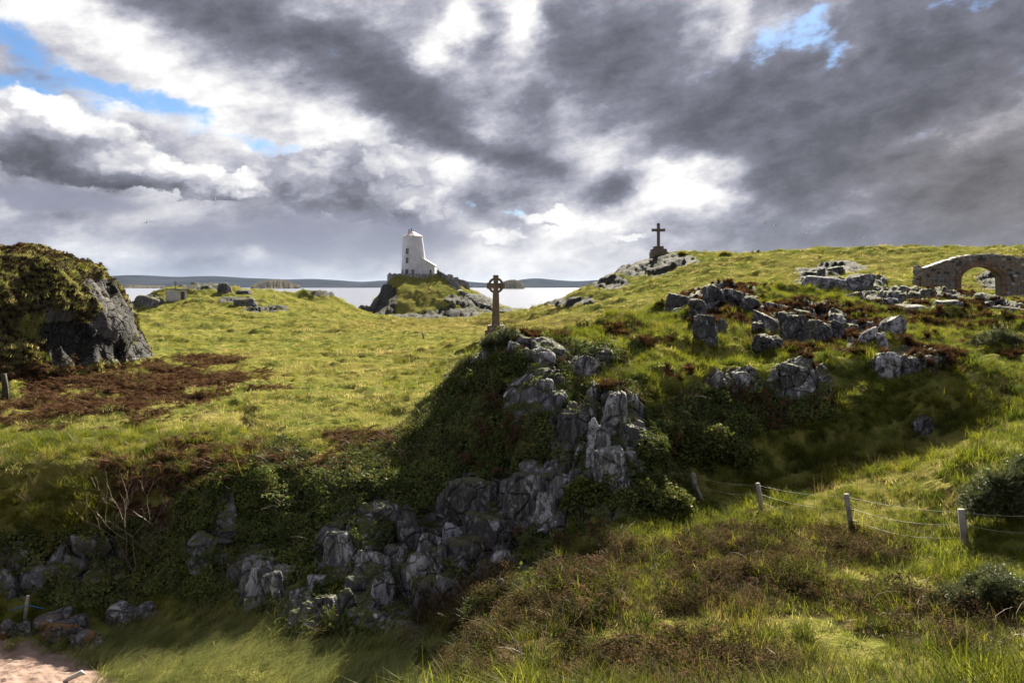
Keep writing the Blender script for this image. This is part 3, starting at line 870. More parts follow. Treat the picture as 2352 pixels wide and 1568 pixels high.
def plant_mat(name, dark, light, dry, trans=0.45, gloss=0.05, patch=0.5, rough=0.45, dry_amt=0.55):
    """leaf matter: colour varies by plant, by ground patch and toward the dry tips; lets sunlight through"""
    m, T = new_mat(name)
    oi = T.n('ShaderNodeObjectInfo')
    a = T.n('ShaderNodeAttribute'); a.attribute_name = 'h'
    tint = T.n('ShaderNodeAttribute'); tint.attribute_type = 'INSTANCER'; tint.attribute_name = 'tint'
    n = T.noise(oi.outputs['Location'], patch, 3, 0.6)
    c = T.mix(T.mr(T.m('ADD', n, T.m('MULTIPLY', T.m('SUBTRACT', oi.outputs['Random'], 0.5), 0.35)), 0.32, 0.68), dark, light)
    f = T.m('ADD', T.m('MULTIPLY', tint.outputs['Fac'], 0.9), T.m('ADD', T.m('MULTIPLY', T.m('SUBTRACT', oi.outputs['Random'], 0.5), 0.5), T.m('MULTIPLY', a.outputs['Fac'], 0.22)))
    c = T.mix(T.mr(f, 0.30, 0.85, 0.0, dry_amt, False), c, dry)
    d = T.n('ShaderNodeBsdfDiffuse'); T.put(d.inputs[0], c)
    t = T.n('ShaderNodeBsdfTranslucent'); T.put(t.inputs[0], T.mix(1.0, c, (1.12, 1.10, 0.85), 'MULTIPLY'))
    mx = T.n('ShaderNodeMixShader'); mx.inputs[0].default_value = trans
    T.link(d.outputs[0], mx.inputs[1]); T.link(t.outputs[0], mx.inputs[2])
    g = T.n('ShaderNodeBsdfGlossy'); g.inputs['Roughness'].default_value = rough; g.inputs['Color'].default_value = (1, 0.97, 0.9, 1)
    m2 = T.n('ShaderNodeMixShader'); m2.inputs[0].default_value = gloss
    T.link(mx.outputs[0], m2.inputs[1]); T.link(g.outputs[0], m2.inputs[2])
    o = T.n('ShaderNodeOutputMaterial')
    T.link(m2.outputs[0], o.inputs[0])
    return m

MAT_TURF = plant_mat("turf_blades", (0.145, 0.155, 0.046), (0.290, 0.258, 0.110), (0.40, 0.325, 0.165), 0.55, 0.0, 0.25)
MAT_LONG = plant_mat("long_grass", (0.048, 0.070, 0.009), (0.145, 0.155, 0.016), (0.22, 0.15, 0.045), 0.62, 0.006, 0.8)
MAT_MARRAM = plant_mat("marram_blades", (0.15, 0.175, 0.055), (0.25, 0.26, 0.085), (0.36, 0.31, 0.14), 0.45, 0.006, 0.6)
MAT_BENT = plant_mat("dry_bents", (0.13, 0.085, 0.038), (0.22, 0.16, 0.075), (0.25, 0.19, 0.09), 0.45, 0.04, 0.8)
MAT_BRACKEN = plant_mat("dead_bracken", (0.045, 0.024, 0.014), (0.105, 0.058, 0.034), (0.14, 0.085, 0.050), 0.30, 0.0, 1.2)
MAT_HEATHER = plant_mat("heather", (0.022, 0.014, 0.009), (0.048, 0.027, 0.015), (0.095, 0.050, 0.027), 0.35, 0.0, 1.0, 0.5, 0.7)
MAT_IVY = plant_mat("ivy_leaves", (0.040, 0.058, 0.016), (0.110, 0.138, 0.034), (0.17, 0.15, 0.055), 0.30, 0.008, 0.9, 0.45, 0.4)
MAT_BRAMBLE = plant_mat("bramble_leaves", (0.036, 0.038, 0.015), (0.080, 0.066, 0.030), (0.125, 0.078, 0.048), 0.35, 0.0, 1.0, 0.45, 0.7)
MAT_TWIG = plant_mat("bleached_twigs", (0.10, 0.075, 0.06), (0.20, 0.16, 0.13), (0.24, 0.19, 0.15), 0.05, 0.02, 1.0)
MAT_GORSE = plant_mat("gorse_needles", (0.028, 0.044, 0.014), (0.070, 0.092, 0.032), (0.12, 0.12, 0.05), 0.30, 0.04, 0.9, 0.45, 0.5)

PCOL = {}
def proto(kind, i, me):
    col = PCOL.setdefault(kind, bpy.data.collections.new(kind + "_set"))
    o = bpy.data.objects.new("%s_%02d" % (kind, i), me)
    col.objects.link(o)

def make_protos():
    for i in range(5):                                    # short turf
        mb = MB()
        for _ in range(30):
            r = 0.16 * math.sqrt(R.random()); a = R.uniform(0, 6.28)
            blade(mb, (r * math.cos(a), r * math.sin(a), -0.02), R.uniform(0, 6.28), R.uniform(0.1, 0.6), R.uniform(0.07, 0.17), R.uniform(0.009, 0.015), R.uniform(0.2, 0.8), 2)
        proto('turf', i, mb.mesh('turf', MAT_TURF))
    for i in range(6):                                    # long grass
        mb = MB()
        h0 = R.uniform(0, 6.28)
        for _ in range(26):
            r = 0.11 * math.sqrt(R.random()); a = R.uniform(0, 6.28)
            blade(mb, (r * math.cos(a), r * math.sin(a), -0.03), h0 + R.gauss(0, 1.3), R.uniform(0.05, 0.5), R.uniform(0.18, 0.46), R.uniform(0.007, 0.012), R.uniform(0.3, 1.0), 3)
        proto('longgrass', i, mb.mesh('longgrass', MAT_LONG))
    for i in range(5):                                    # marram, combed by the wind
        mb = MB()
        for _ in range(22):
            r = 0.16 * math.sqrt(R.random()); a = R.uniform(0, 6.28)
            blade(mb, (r * math.cos(a), r * math.sin(a), -0.03), R.gauss(0.25, 0.6), R.uniform(0.15, 0.6), R.uniform(0.28, 0.66), R.uniform(0.010, 0.016), R.uniform(0.5, 1.1), 4)
        proto('marram', i, mb.mesh('marram', MAT_MARRAM))
    for i in range(4):                                    # dry bents
        mb = MB()
        for _ in range(12):
            r = 0.12 * math.sqrt(R.random()); a = R.uniform(0, 6.28)
            blade(mb, (r * math.cos(a), r * math.sin(a), -0.03), R.uniform(0, 6.28), R.uniform(0.05, 0.4), R.uniform(0.25, 0.55), R.uniform(0.005, 0.009), R.uniform(0.1, 0.7), 3)
        proto('bents', i, mb.mesh('bents', MAT_BENT))
    for i in range(4):                                    # dead bracken fronds
        mb = MB()
        for _ in range(8):
            hd = R.uniform(0, 6.28); L = R.uniform(0.3, 0.6); rise = R.uniform(0.5, 1.0)
            side = Vector((-math.sin(hd), math.cos(hd), 0)); fw = Vector((math.cos(hd), math.sin(hd), 0))
            pts = [fw * (L * t * 0.8) + Vector((0, 0, L * (rise * t - 0.62 * t * t) + 0.02)) + side * R.gauss(0, 0.01) for t in [k / 10 for k in range(11)]]
            stem(mb, pts[::2], 0.005, 0.3)
            for k in range(3, 11):
                w = 0.15 * (1 - (k - 3) / 9)
                for s in (-1, 1):
                    e = pts[k] + side * s * w * R.uniform(0.7, 1.1) + fw * 0.04 + Vector((0, 0, R.uniform(-0.07, 0.03)))
                    f = (pts[k] - pts[k - 1]) * 0.34
                    mid = pts[k].lerp(e, 0.5) + Vector((0, 0, R.uniform(-0.01, 0.025)))
                    mb.add([pts[k] - f, pts[k] + f, mid + f * 0.6, e, mid - f * 0.6], [(0, 1, 2, 4), (4, 2, 3)], [0.2, 0.2, 0.5, R.random(), 0.5])
        proto('bracken', i, mb.mesh('bracken', MAT_BRACKEN))
    for i in range(4):                                    # heather cushion
        mb = MB()
        for _ in range(90):
            a = R.uniform(0, 6.28); e = math.asin(R.uniform(0.05, 1)); rr = 0.13
            d = Vector((math.cos(a) * math.cos(e), math.sin(a) * math.cos(e), math.sin(e)))
            blade(mb, tuple(d * rr * 0.5 * R.uniform(0.3, 1.2)), a, 0.9 * math.cos(e), R.uniform(0.06, 0.14), 0.016, 0.15, 2)
        proto('heather', i, mb.mesh('heather', MAT_HEATHER))
    for i in range(5):                                    # patch of ivy, lying on the rock
        mb = MB()
        for _ in range(46):
            a = R.uniform(0, 6.28); r = 0.27 * math.sqrt(R.random())
            hgt = R.uniform(0.0, 0.13) * (1 - r / 0.4)
            leaf_quad(mb, (r * math.cos(a), r * math.sin(a), hgt + 0.01), (R.gauss(0, 0.5), R.gauss(0, 0.5), 1), R.uniform(0.045, 0.085), R, R.random() * 0.6, 0.9)
        for _ in range(3):
            a = R.uniform(0, 6.28)
            stem(mb, [(0.25 * math.cos(a + k * 0.5) * (k - 1.5) / 1.5, 0.25 * math.sin(a) * (k - 1.5) / 1.5, 0.06 + 0.05 * R.random()) for k in range(4)], 0.004, 0.9)
        proto('ivy', i, mb.mesh('ivy', MAT_IVY))
    for i in range(5):                                    # bramble tangle
        mb = MB()
        for _ in range(5):
            hd = R.uniform(0, 6.28); L = R.uniform(0.35, 0.7)
            pts = [Vector((math.cos(hd + 0.25 * k) * L * (k / 5 - 0.4), math.sin(hd + 0.25 * k) * L * (k / 5 - 0.4), 0.26 * math.sin(math.pi * k / 5) * R.uniform(0.6, 1.2))) for k in range(6)]
            stem(mb, pts, 0.005, 0.9)
            for p in pts:
                for _ in range(5):
                    leaf_quad(mb, p + Vector((R.gauss(0, 0.05), R.gauss(0, 0.05), R.gauss(0.01, 0.03))), (R.gauss(0, 0.5), R.gauss(0, 0.5), 1), R.uniform(0.022, 0.045), R, R.random(), 0.7)
        proto('bramble', i, mb.mesh('bramble', MAT_BRAMBLE))
    for i in range(4):                                    # bare twigs
        mb = MB()
        for _ in range(6):
            p = Vector((R.gauss(0, 0.1), R.gauss(0, 0.1), 0)); d = Vector((R.gauss(0, 0.6), R.gauss(0, 0.6), R.uniform(0.2, 1))).normalized()
            pts = [p]
            for k in range(5):
                d = (d + Vector((R.gauss(0, 0.35), R.gauss(0, 0.35), R.gauss(-0.1, 0.3)))).normalized()
                p = p + d * R.uniform(0.07, 0.13); pts.append(p)
            stem(mb, pts, 0.005, R.random())
        proto('twigs', i, mb.mesh('twigs', MAT_TWIG))
    for i in range(4):                                    # gorse sprig
        mb = MB()
        for s in range(5):
            d = Vector((R.gauss(0, 0.5), R.gauss(0, 0.5), 1)).normalized()
            L = R.uniform(0.12, 0.24)
            for k in range(26):
                t = R.random()
                c = d * L * t
                o = Vector((R.gauss(0, 1), R.gauss(0, 1), R.gauss(0.5, 0.6))).normalized()
                e = c + o * R.uniform(0.02, 0.04)
                w = o.orthogonal().normalized() * 0.005
                mb.add([c - w, c + w, e], [(0, 1, 2)], [t, t, 1])
        proto('gorse', i, mb.mesh('gorse', MAT_GORSE))
make_protos()

def scatter_group(kind):
    """geometry nodes: one plant of the set on every point"""
    ng = bpy.data.node_groups.new("grow_" + kind, 'GeometryNodeTree')
    ng.interface.new_socket("Geometry", in_out='INPUT', socket_type='NodeSocketGeometry')
    ng.interface.new_socket("Geometry", in_out='OUTPUT', socket_type='NodeSocketGeometry')
    N, L = ng.nodes, ng.links
    gi, go = N.new('NodeGroupInput'), N.new('NodeGroupOutput')
    ci = N.new('GeometryNodeCollectionInfo')
    ci.inputs['Collection'].default_value = PCOL[kind]
    ci.inputs['Separate Children'].default_value = True
    ci.inputs['Reset Children'].default_value = True
    ip = N.new('GeometryNodeInstanceOnPoints')
    ip.inputs['Pick Instance'].default_value = True
    def named(nm, ty):
        a = N.new('GeometryNodeInputNamedAttribute'); a.data_type = ty
        a.inputs['Name'].default_value = nm
        return a.outputs['Attribute']
    al = N.new('FunctionNodeAlignRotationToVector'); al.axis = 'Z'
    L.new(named('nrm', 'FLOAT_VECTOR'), al.inputs['Vector'])
    ax = N.new('FunctionNodeAxisAngleToRotation')
    ax.inputs['Axis'].default_value = (0, 0, 1)
    L.new(named('spin', 'FLOAT'), ax.inputs['Angle'])
    rr = N.new('FunctionNodeRotateRotation'); rr.rotation_space = 'LOCAL'
    L.new(al.outputs[0], rr.inputs[0]); L.new(ax.outputs[0], rr.inputs[1])
    L.new(gi.outputs[0], ip.inputs['Points'])
    L.new(ci.outputs[0], ip.inputs['Instance'])
    L.new(named('pick', 'INT'), ip.inputs['Instance Index'])
    L.new(rr.outputs[0], ip.inputs['Rotation'])
    L.new(named('size', 'FLOAT'), ip.inputs['Scale'])
    L.new(ip.outputs[0], go.inputs[0])
    return ng
GROUPS = {}

def grow(name, kind, pts, nrm, size, tint, spin=None, label=None, parent=None, rnd=None):
    rnd = rnd or rng
    n = len(pts)
    me = bpy.data.meshes.new(name)
    me.vertices.add(n)
    me.vertices.foreach_set('co', np.asarray(pts, np.float32).ravel())
    def put(nm, ty, arr, key='value'):
        a = me.attributes.new(nm, ty, 'POINT')
        a.data.foreach_set(key, np.ascontiguousarray(arr).ravel())
    put('nrm', 'FLOAT_VECTOR', np.asarray(nrm, np.float32), 'vector')
    put('spin', 'FLOAT', (rnd.random(n) * 6.283 if spin is None else spin).astype(np.float32))
    put('size', 'FLOAT', np.asarray(size, np.float32))
    put('tint', 'FLOAT', np.asarray(tint, np.float32))
    put('pick', 'INT', rnd.integers(0, 60, n).astype(np.int32))
    o = link(name, me, parent)
    if kind not in GROUPS:
        GROUPS[kind] = scatter_group(kind)
    md = o.modifiers.new("grow", 'NODES')
    md.node_group = GROUPS[kind]
    tag(o, label=label, kind='stuff')
    return o

# ---- sow the ground
CA = None
def cell_area():
    G = XYZ.reshape(NR, NC, 3)
    a = np.cross(G[1:, :-1] - G[:-1, :-1], G[:-1, 1:] - G[:-1, :-1])
    return np.linalg.norm(a, axis=2)
AREA = cell_area()

def sow(density, seed):
    """density (per m2) at every ground vertex -> points, normals, vertex index"""
    rs_ = np.random.default_rng(seed)
    d = density.reshape(NR, NC)[:-1, :-1] * AREA
    t = np.abs(GT[:-1, :-1]) < 0.74
    cnt = rs_.poisson(np.where(t, np.maximum(d, 0), 0))
    idx = np.repeat(np.arange(cnt.size), cnt.ravel())
    r, c = idx // (NC - 1), idx % (NC - 1)
    a, b = rs_.random(len(idx)), rs_.random(len(idx))
    G = XYZ.reshape(NR, NC, 3)
    p = (G[r, c] * ((1 - a) * (1 - b))[:, None] + G[r + 1, c] * (a * (1 - b))[:, None] + G[r, c + 1] * ((1 - a) * b)[:, None] + G[r + 1, c + 1] * (a * b)[:, None])
    vi = r * NC + c
    return p, NRM[vi], vi, rs_

def upright(n, k=0.75):
    v = n * (1 - k) + np.array([0, 0, 1.0]) * k
    return v / np.linalg.norm(v, axis=1, keepdims=True)

DSAFE = np.maximum(DD, 5.0)
facing = np.clip((-(XYZ * NRM).sum(1) + EYE * NRM[:, 2]) / np.maximum(np.linalg.norm(XYZ - np.array([0, 0, EYE]), axis=1), 1), 0.03, 1.0)   # how squarely a patch is seen
seen = sstep(facing, 0.0, 0.05)
BARE = np.clip(sstep(ROCK, 0.30, 0.55) + sstep(SAND, 0.2, 0.5) + (XYZ[:, 2] < 0.5), 0, 1)
GRASSY = np.clip(1 - BARE, 0, 1)
notwood = (1 - sstep(IVY, 0.3, 0.6)) * (1 - 0.62 * sstep(BRACKEN, 0.3, 0.6)) * (1 - 0.85 * sstep(HEATH, 0.3, 0.6)) * (1 - 0.55 * sstep(BRAMBLE, 0.3, 0.6) * sstep(nB, -0.35, 0.1))
NEARZONE = sstep(-DD, -29, -24) 
LONGZ = np.clip(np.maximum(NEARZONE, spots([(1700,780,700,150,18,46)], 0.4, jit, UU, VV, DD)), 0, 1)
def dens(kpp, cap):
    """plants per m2 so that the picture carries about the same count everywhere"""
    return np.minimum(kpp * (800.0 / DSAFE) ** 2 * np.sqrt(facing) * 0.25, cap)

def sow_all():
    # long grass on the near slopes
    p, n, vi, q = sow(50.0 * GRASSY * notwood * LONGZ * (1 - sstep(MARRAM, 0.3, 0.7)) * seen * sstep(fbm(XYZ * 1.5, 3, seed=71), -0.40, 0.15), 1)
    s = q.uniform(0.55, 1.25, len(p)) * (0.75 + 0.5 * sstep(nB[vi], -0.2, 0.3))
    grow('long_grass', 'longgrass', p, upright(n), s, np.clip(DRY[vi] * 0.35 + q.normal(0, .12, len(p)) + 0.20 * BRAMBLE[vi], 0, 1), label='long tussocky grass on the banks and crag')
    # short turf of the meadow and hill
    m = GRASSY * notwood * (1 - 0.85 * LONGZ) * (1 - sstep(MARRAM, 0.3, 0.7)) * seen
    p, n, vi, q = sow(dens(0.085, 60) * m * sstep(fbm(XYZ * np.array([0.8, 0.8, 0.8]), 3, seed=73), -0.9, 0.0), 2)
    dist = DSAFE[vi]
    s = q.uniform(0.7, 1.4, len(p)) * np.clip(0.75 + dist / 62.0, 0.8, 3.4)
    grow('meadow_grass', 'turf', p, upright(n, 0.6), s, np.clip(DRY[vi] * 0.75 + q.normal(0, .14, len(p)), 0, 1) + 0.22 * (DSAFE[vi] > 62) * (p[:, 0] > 0), label='short sunlit turf of the meadow and hills')  # turf of the right-hand hill tinted paler: its hazy veil put into the colour
    # darker rushy tussocks in the meadow
    tus = sstep(fbm(XYZ * np.array([0.45, 0.45, 0.45]), 4, seed=91), 0.18, 0.42)
    p, n, vi, q = sow(9.0 * tus * GRASSY * notwood * (1 - LONGZ) * (DD > 24) * (DD < 75) + 2.0 * tus * GRASSY * (DD >= 75) * (DD < 140), 12)
    grow('rush_tussocks', 'longgrass', p, upright(n, 0.85), q.uniform(0.6, 1.2, len(p)) * np.clip(0.7 + DSAFE[vi] / 110, 0.8, 2.0), np.clip(0.25 + q.normal(0, .2, len(p)), 0, 1), label='darker rushy tussocks dotted over the meadow')
    # marram over the gully sand
    p, n, vi, q = sow(44 * np.clip(MARRAM + 0.30 * sstep(SAND, 0.02, 0.3) * sstep(nB, 0.0, 0.4), 0, 1) * (1 - BARE * (SAND < 0.1)) * (1 - 0.93 * sstep(SAND, 0.5, 0.9)), 3)
    grow('marram_grass', 'marram', p, upright(n, 0.9), q.uniform(0.45, 1.0, len(p)), np.clip(0.3 + nA[vi] * 0.8 + q.normal(0, .28, len(p)), 0, 1), spin=q.normal(0.2, 0.45, len(p)), label='wind-combed pale marram grass on the gully floor')
    # dry bents
    p, n, vi, q = sow((dens(0.020, 16) * DRY + 3 * BRAMBLE * NEARZONE) * GRASSY * seen, 4)
    grow('dry_grass', 'bents', p, upright(n, 0.9), q.uniform(0.6, 1.1, len(p)) * np.clip(0.8 + DSAFE[vi] / 90, 0.8, 2.2), q.random(len(p)), label='straw-coloured dry grass stalks')
    # dead bracken
    p, n, vi, q = sow(10.0 * sstep(BRACKEN, 0.25, 0.6) * sstep(nB, -0.4, 0.1) + 2.4 * sstep(BRAMBLE, 0.3, 0.7) * NEARZONE * sstep(nB, 0.05, 0.3), 5)
    grow('bracken', 'bracken', p, upright(n, 0.95), q.uniform(0.6, 1.3, len(p)), q.random(len(p)), label='rust-brown dead bracken in patches')
    # heather
    p, n, vi, q = sow(26 * sstep(HEATH, 0.25, 0.6) * (DD < 60) * seen * (1 - 0.8 * MOUND), 6)
    grow('heather', 'heather', p, upright(n, 0.4), q.uniform(0.7, 1.5, len(p)) , np.clip(q.random(len(p)) * 0.6 + 0.5 * (nB[vi] > 0.15), 0, 1) * (1 - 0.8 * MOUND[vi]), label='low dark heather cushions on the rocks')
    # ivy and scrub on the cliff
    p, n, vi, q = sow(34 * sstep(IVY, 0.3, 0.6) * (1 - 0.86 * sstep(ROCK, 0.35, 0.6)) * (DD < 32) * seen, 7)
    grow('ivy', 'ivy', p, upright(n, 0.1), q.uniform(0.6, 1.25, len(p)), np.clip(q.random(len(p)) * 0.5 + nA[vi] * 0.6, 0, 1), label='dark ivy hanging over the cliff face')
    rough = sstep(IVY, 0.3, 0.6) * (1 - 0.9 * sstep(ROCK, 0.35, 0.6)) * (DD < 32) * seen
    p, n, vi, q = sow(16 * rough * sstep(nA + 0.5 * nB, 0.02, 0.25), 13)
    grow('cliff_grass', 'longgrass', p, upright(n, 0.6), q.uniform(0.5, 1.1, len(p)), np.clip(q.random(len(p)) * 0.9, 0, 1), label='hanging grass tufts among the ivy of the cliff')
    p, n, vi, q = sow(5 * rough * sstep(-nA + 0.5 * nB, 0.10, 0.35), 14)
    grow('cliff_bracken', 'bracken', p, upright(n, 0.5), q.uniform(0.6, 1.2, len(p)), q.random(len(p)), label='brown dead fronds among the ivy of the cliff')
    p, n, vi, q = sow(5.0 * sstep(IVY, 0.3, 0.6) * (1 - 0.7 * sstep(ROCK, 0.35, 0.6)) * (DD < 32) + 3 * sstep(BRAMBLE, 0.3, 0.6), 8)
    grow('dead_twigs', 'twigs', p, upright(n, 0.4), q.uniform(0.6, 1.4, len(p)), q.random(len(p)), label='bleached bare twigs among ivy and bramble')
    # bramble
    p, n, vi, q = sow(22 * sstep(BRAMBLE, 0.25, 0.6) * NEARZONE * sstep(nB, -0.3, 0.15), 9)
    grow('bramble', 'bramble', p, upright(n, 0.5), q.uniform(0.6, 1.2, len(p)), q.random(len(p)), label='brown low bramble on the near slope')
    # low growth on the big rock
    cover = MOUND * (1 - 0.8 * sstep(ROCK, 0.4, 0.7)) * seen * (DD < 60)
    p, n, vi, q = sow(12 * cover * sstep(BROW, 0.2, 0.5) * np.clip(0.25 + NRM[:, 2], 0, 2), 10)
    grow('rock_heath', 'heather', p, upright(n, 0.3), q.uniform(0.4, 0.8, len(p)), np.clip(q.random(len(p)) * 0.2, 0, 1), label='dark low heath covering the rocky hill')
    p, n, vi, q = sow(22 * cover * (1 - 0.6 * sstep(BROW, 0.2, 0.5)), 11)
    grow('rock_grass', 'longgrass', p, upright(n, 0.3), q.uniform(0.18, 0.36, len(p)), np.clip(q.random(len(p)) * 0.5, 0, 1), label='mossy grass on the ledges of the rocky hill')
sow_all()
# ------------------------------------------------------------------ rocks one can tell apart
def boulder_material(name, lichen, tone=1.0, orange=0.0, moss=0.0):
    m, T = new_mat(name)
    geo = T.n('ShaderNodeNewGeometry')
    p = geo.outputs['Position']
    c, h = rock_color(T, p, 1.0)
    c = T.mix(1.0, c, (tone, tone, tone * 1.02), 'MULTIPLY')
    if lichen:
        l = T.noise(T.v('MULTIPLY', p, (1.0, 1.0, 0.45)), 3.2, 5, 0.72, 0.6)
        c = T.mix(T.mr(l, 0.60 - 0.16 * lichen, 0.68 - 0.16 * lichen, 0.0, 0.85), c, (0.36, 0.36, 0.40))
    if orange:
        l = T.noise(p, 2.6, 5, 0.7, 0.3)
        c = T.mix(T.mr(l, 0.52, 0.60, 0.0, orange), c, (0.17, 0.085, 0.02))
    up = T.sep(geo.outputs['Normal'])[2]
    if moss:
        k = T.m('ADD', up, T.m('MULTIPLY', T.m('SUBTRACT', T.noise(p, 2.5, 4, 0.6), 0.5), 1.3))
        c = T.mix(T.mr(k, 0.55, 0.85, 0.0, moss), c, (0.06, 0.06, 0.018))
    bsdf(T, c, 0.88, bump(T, h, 0.9, 0.05), 0.25)
    return m
MAT_ROCK = boulder_material("grey_schist", 0.15, 0.46, moss=0.7)
MAT_ROCK_PALE = boulder_material("lichened_schist", 0.75, 0.80, moss=0.6)
MAT_ROCK_MOSS = boulder_material("mossy_schist", 0.15, 0.55, moss=0.95)
MAT_ROCK_SHORE = boulder_material("shore_rock", 0.0, 0.6, orange=0.8)
MAT_ROCK_SLAB = boulder_material("pale_slab", 0.5, 0.72, moss=0.4)
MATS = {'g': MAT_ROCK, 'p': MAT_ROCK_PALE, 'm': MAT_ROCK_MOSS, 's': MAT_ROCK_SHORE, 'f': MAT_ROCK_SLAB}

def ico(sub):
    bm = bmesh.new()
    bmesh.ops.create_icosphere(bm, subdivisions=sub, radius=1.0)
    v = np.array([q.co[:] for q in bm.verts]); f = np.array([[q.index for q in t.verts] for t in bm.faces])
    bm.free()
    return v, f
ICO4, ICO4F = ico(5)
ICO3, ICO3F = ico(4)

def rock_shape(seed, sub4=True, planes=13, flat=0.0, rough=1.0, ribs=0.0):
    """a block broken along random joints, weathered by noise; unit radius"""
    q = np.random.default_rng(seed)
    d, f = (ICO4, ICO4F) if sub4 else (ICO3, ICO3F)
    nn = q.normal(size=(planes, 3)); nn /= np.linalg.norm(nn, axis=1, keepdims=True)
    ext = np.array([[1, 0, 0], [-1, 0, 0], [0, 1, 0], [0, -1, 0], [0, 0, 1], [0, 0, -1.0]]) + q.normal(size=(6, 3)) * 0.16
    ext /= np.linalg.norm(ext, axis=1, keepdims=True)
    nn = np.concatenate([nn, ext])
    off = np.concatenate([q.uniform(0.72, 1.12, planes), q.uniform(0.70, 0.9, 6)])
    proj = d @ nn.T
    rad = np.where(proj > 0.05, off[None, :] / np.maximum(proj, 0.05), 9.0)
    k = 15.0                                              # rounded joints
    r = -np.log(np.exp(-k * np.minimum(rad, 3)).sum(1)) / k + 0.08
    v = d * r[:, None]
    s = float(seed % 97)
    w1, w2, wc = worley(v * np.array([1.2, 1.2, 0.7 if ribs else 1.1]) + 0.2 * np.stack([fbm(v * 2, 2, seed=7), fbm(v * 2, 2, seed=8), fbm(v * 2, 2, seed=9)], 1) + s, 4)
    n = 0.10 * wc - 0.11 * sstep(-(w2 - w1), -0.07, 0.0) + 0.07 * fbm(v * 1.6 + s, 4, seed=3) + 0.03 * fbm(v * 7 + s, 3, seed=4, ridged=True)
    if ribs:
        n = n + ribs * 0.10 * fbm(v * np.array([5.0, 5.0, 0.9]) + s, 3, seed=6, ridged=True)
    return v * (1 + rough * n)[:, None], f

RK_LABELS = set()
def boulder(u, vt, vb, wpx, label, mat='g', seed=1, depth=0.8, sink=0.40, tilt=0.0, d=None, group=None, name='boulder', ribs=0.0, sub4=True, yaw=0.0, planes=13, rough=1.0):
    """a rock whose face spans rows vt..vb and wpx columns round u; it sits in the ground where its foot is seen"""
    foot = hit(u, vb) if d is None else Vector(P(u, vb, d))
    D = foot.y
    m = D / FPX
    h, w = (vb - vt) * m, wpx * m
    dep = w * depth
    v, f = rock_shape(seed * 7 + 3, sub4, planes, ribs=ribs, rough=rough)
    if d is None:
        sink = sink + 0.25
        tilt = tilt + (seed * 37 % 23 - 11)
        yaw = yaw + (seed * 53 % 50 - 25)
    full = h * (1 + sink)
    lo, hi = v.min(0), v.max(0)
    v = (v - (lo + hi) / 2) / (hi - lo)
    v = v * np.array([w * 1.04, dep * 1.04, full])
    me = mesh_np(name, v, f, MATS[mat])
    o = link(name, me, None, (foot.x, foot.y + dep * (0.42 if d is None else 0.05), foot.z - h * sink + full / 2), (0, math.radians(tilt), math.radians(yaw)))
    tag(o, label, 'rock', group)
    return o

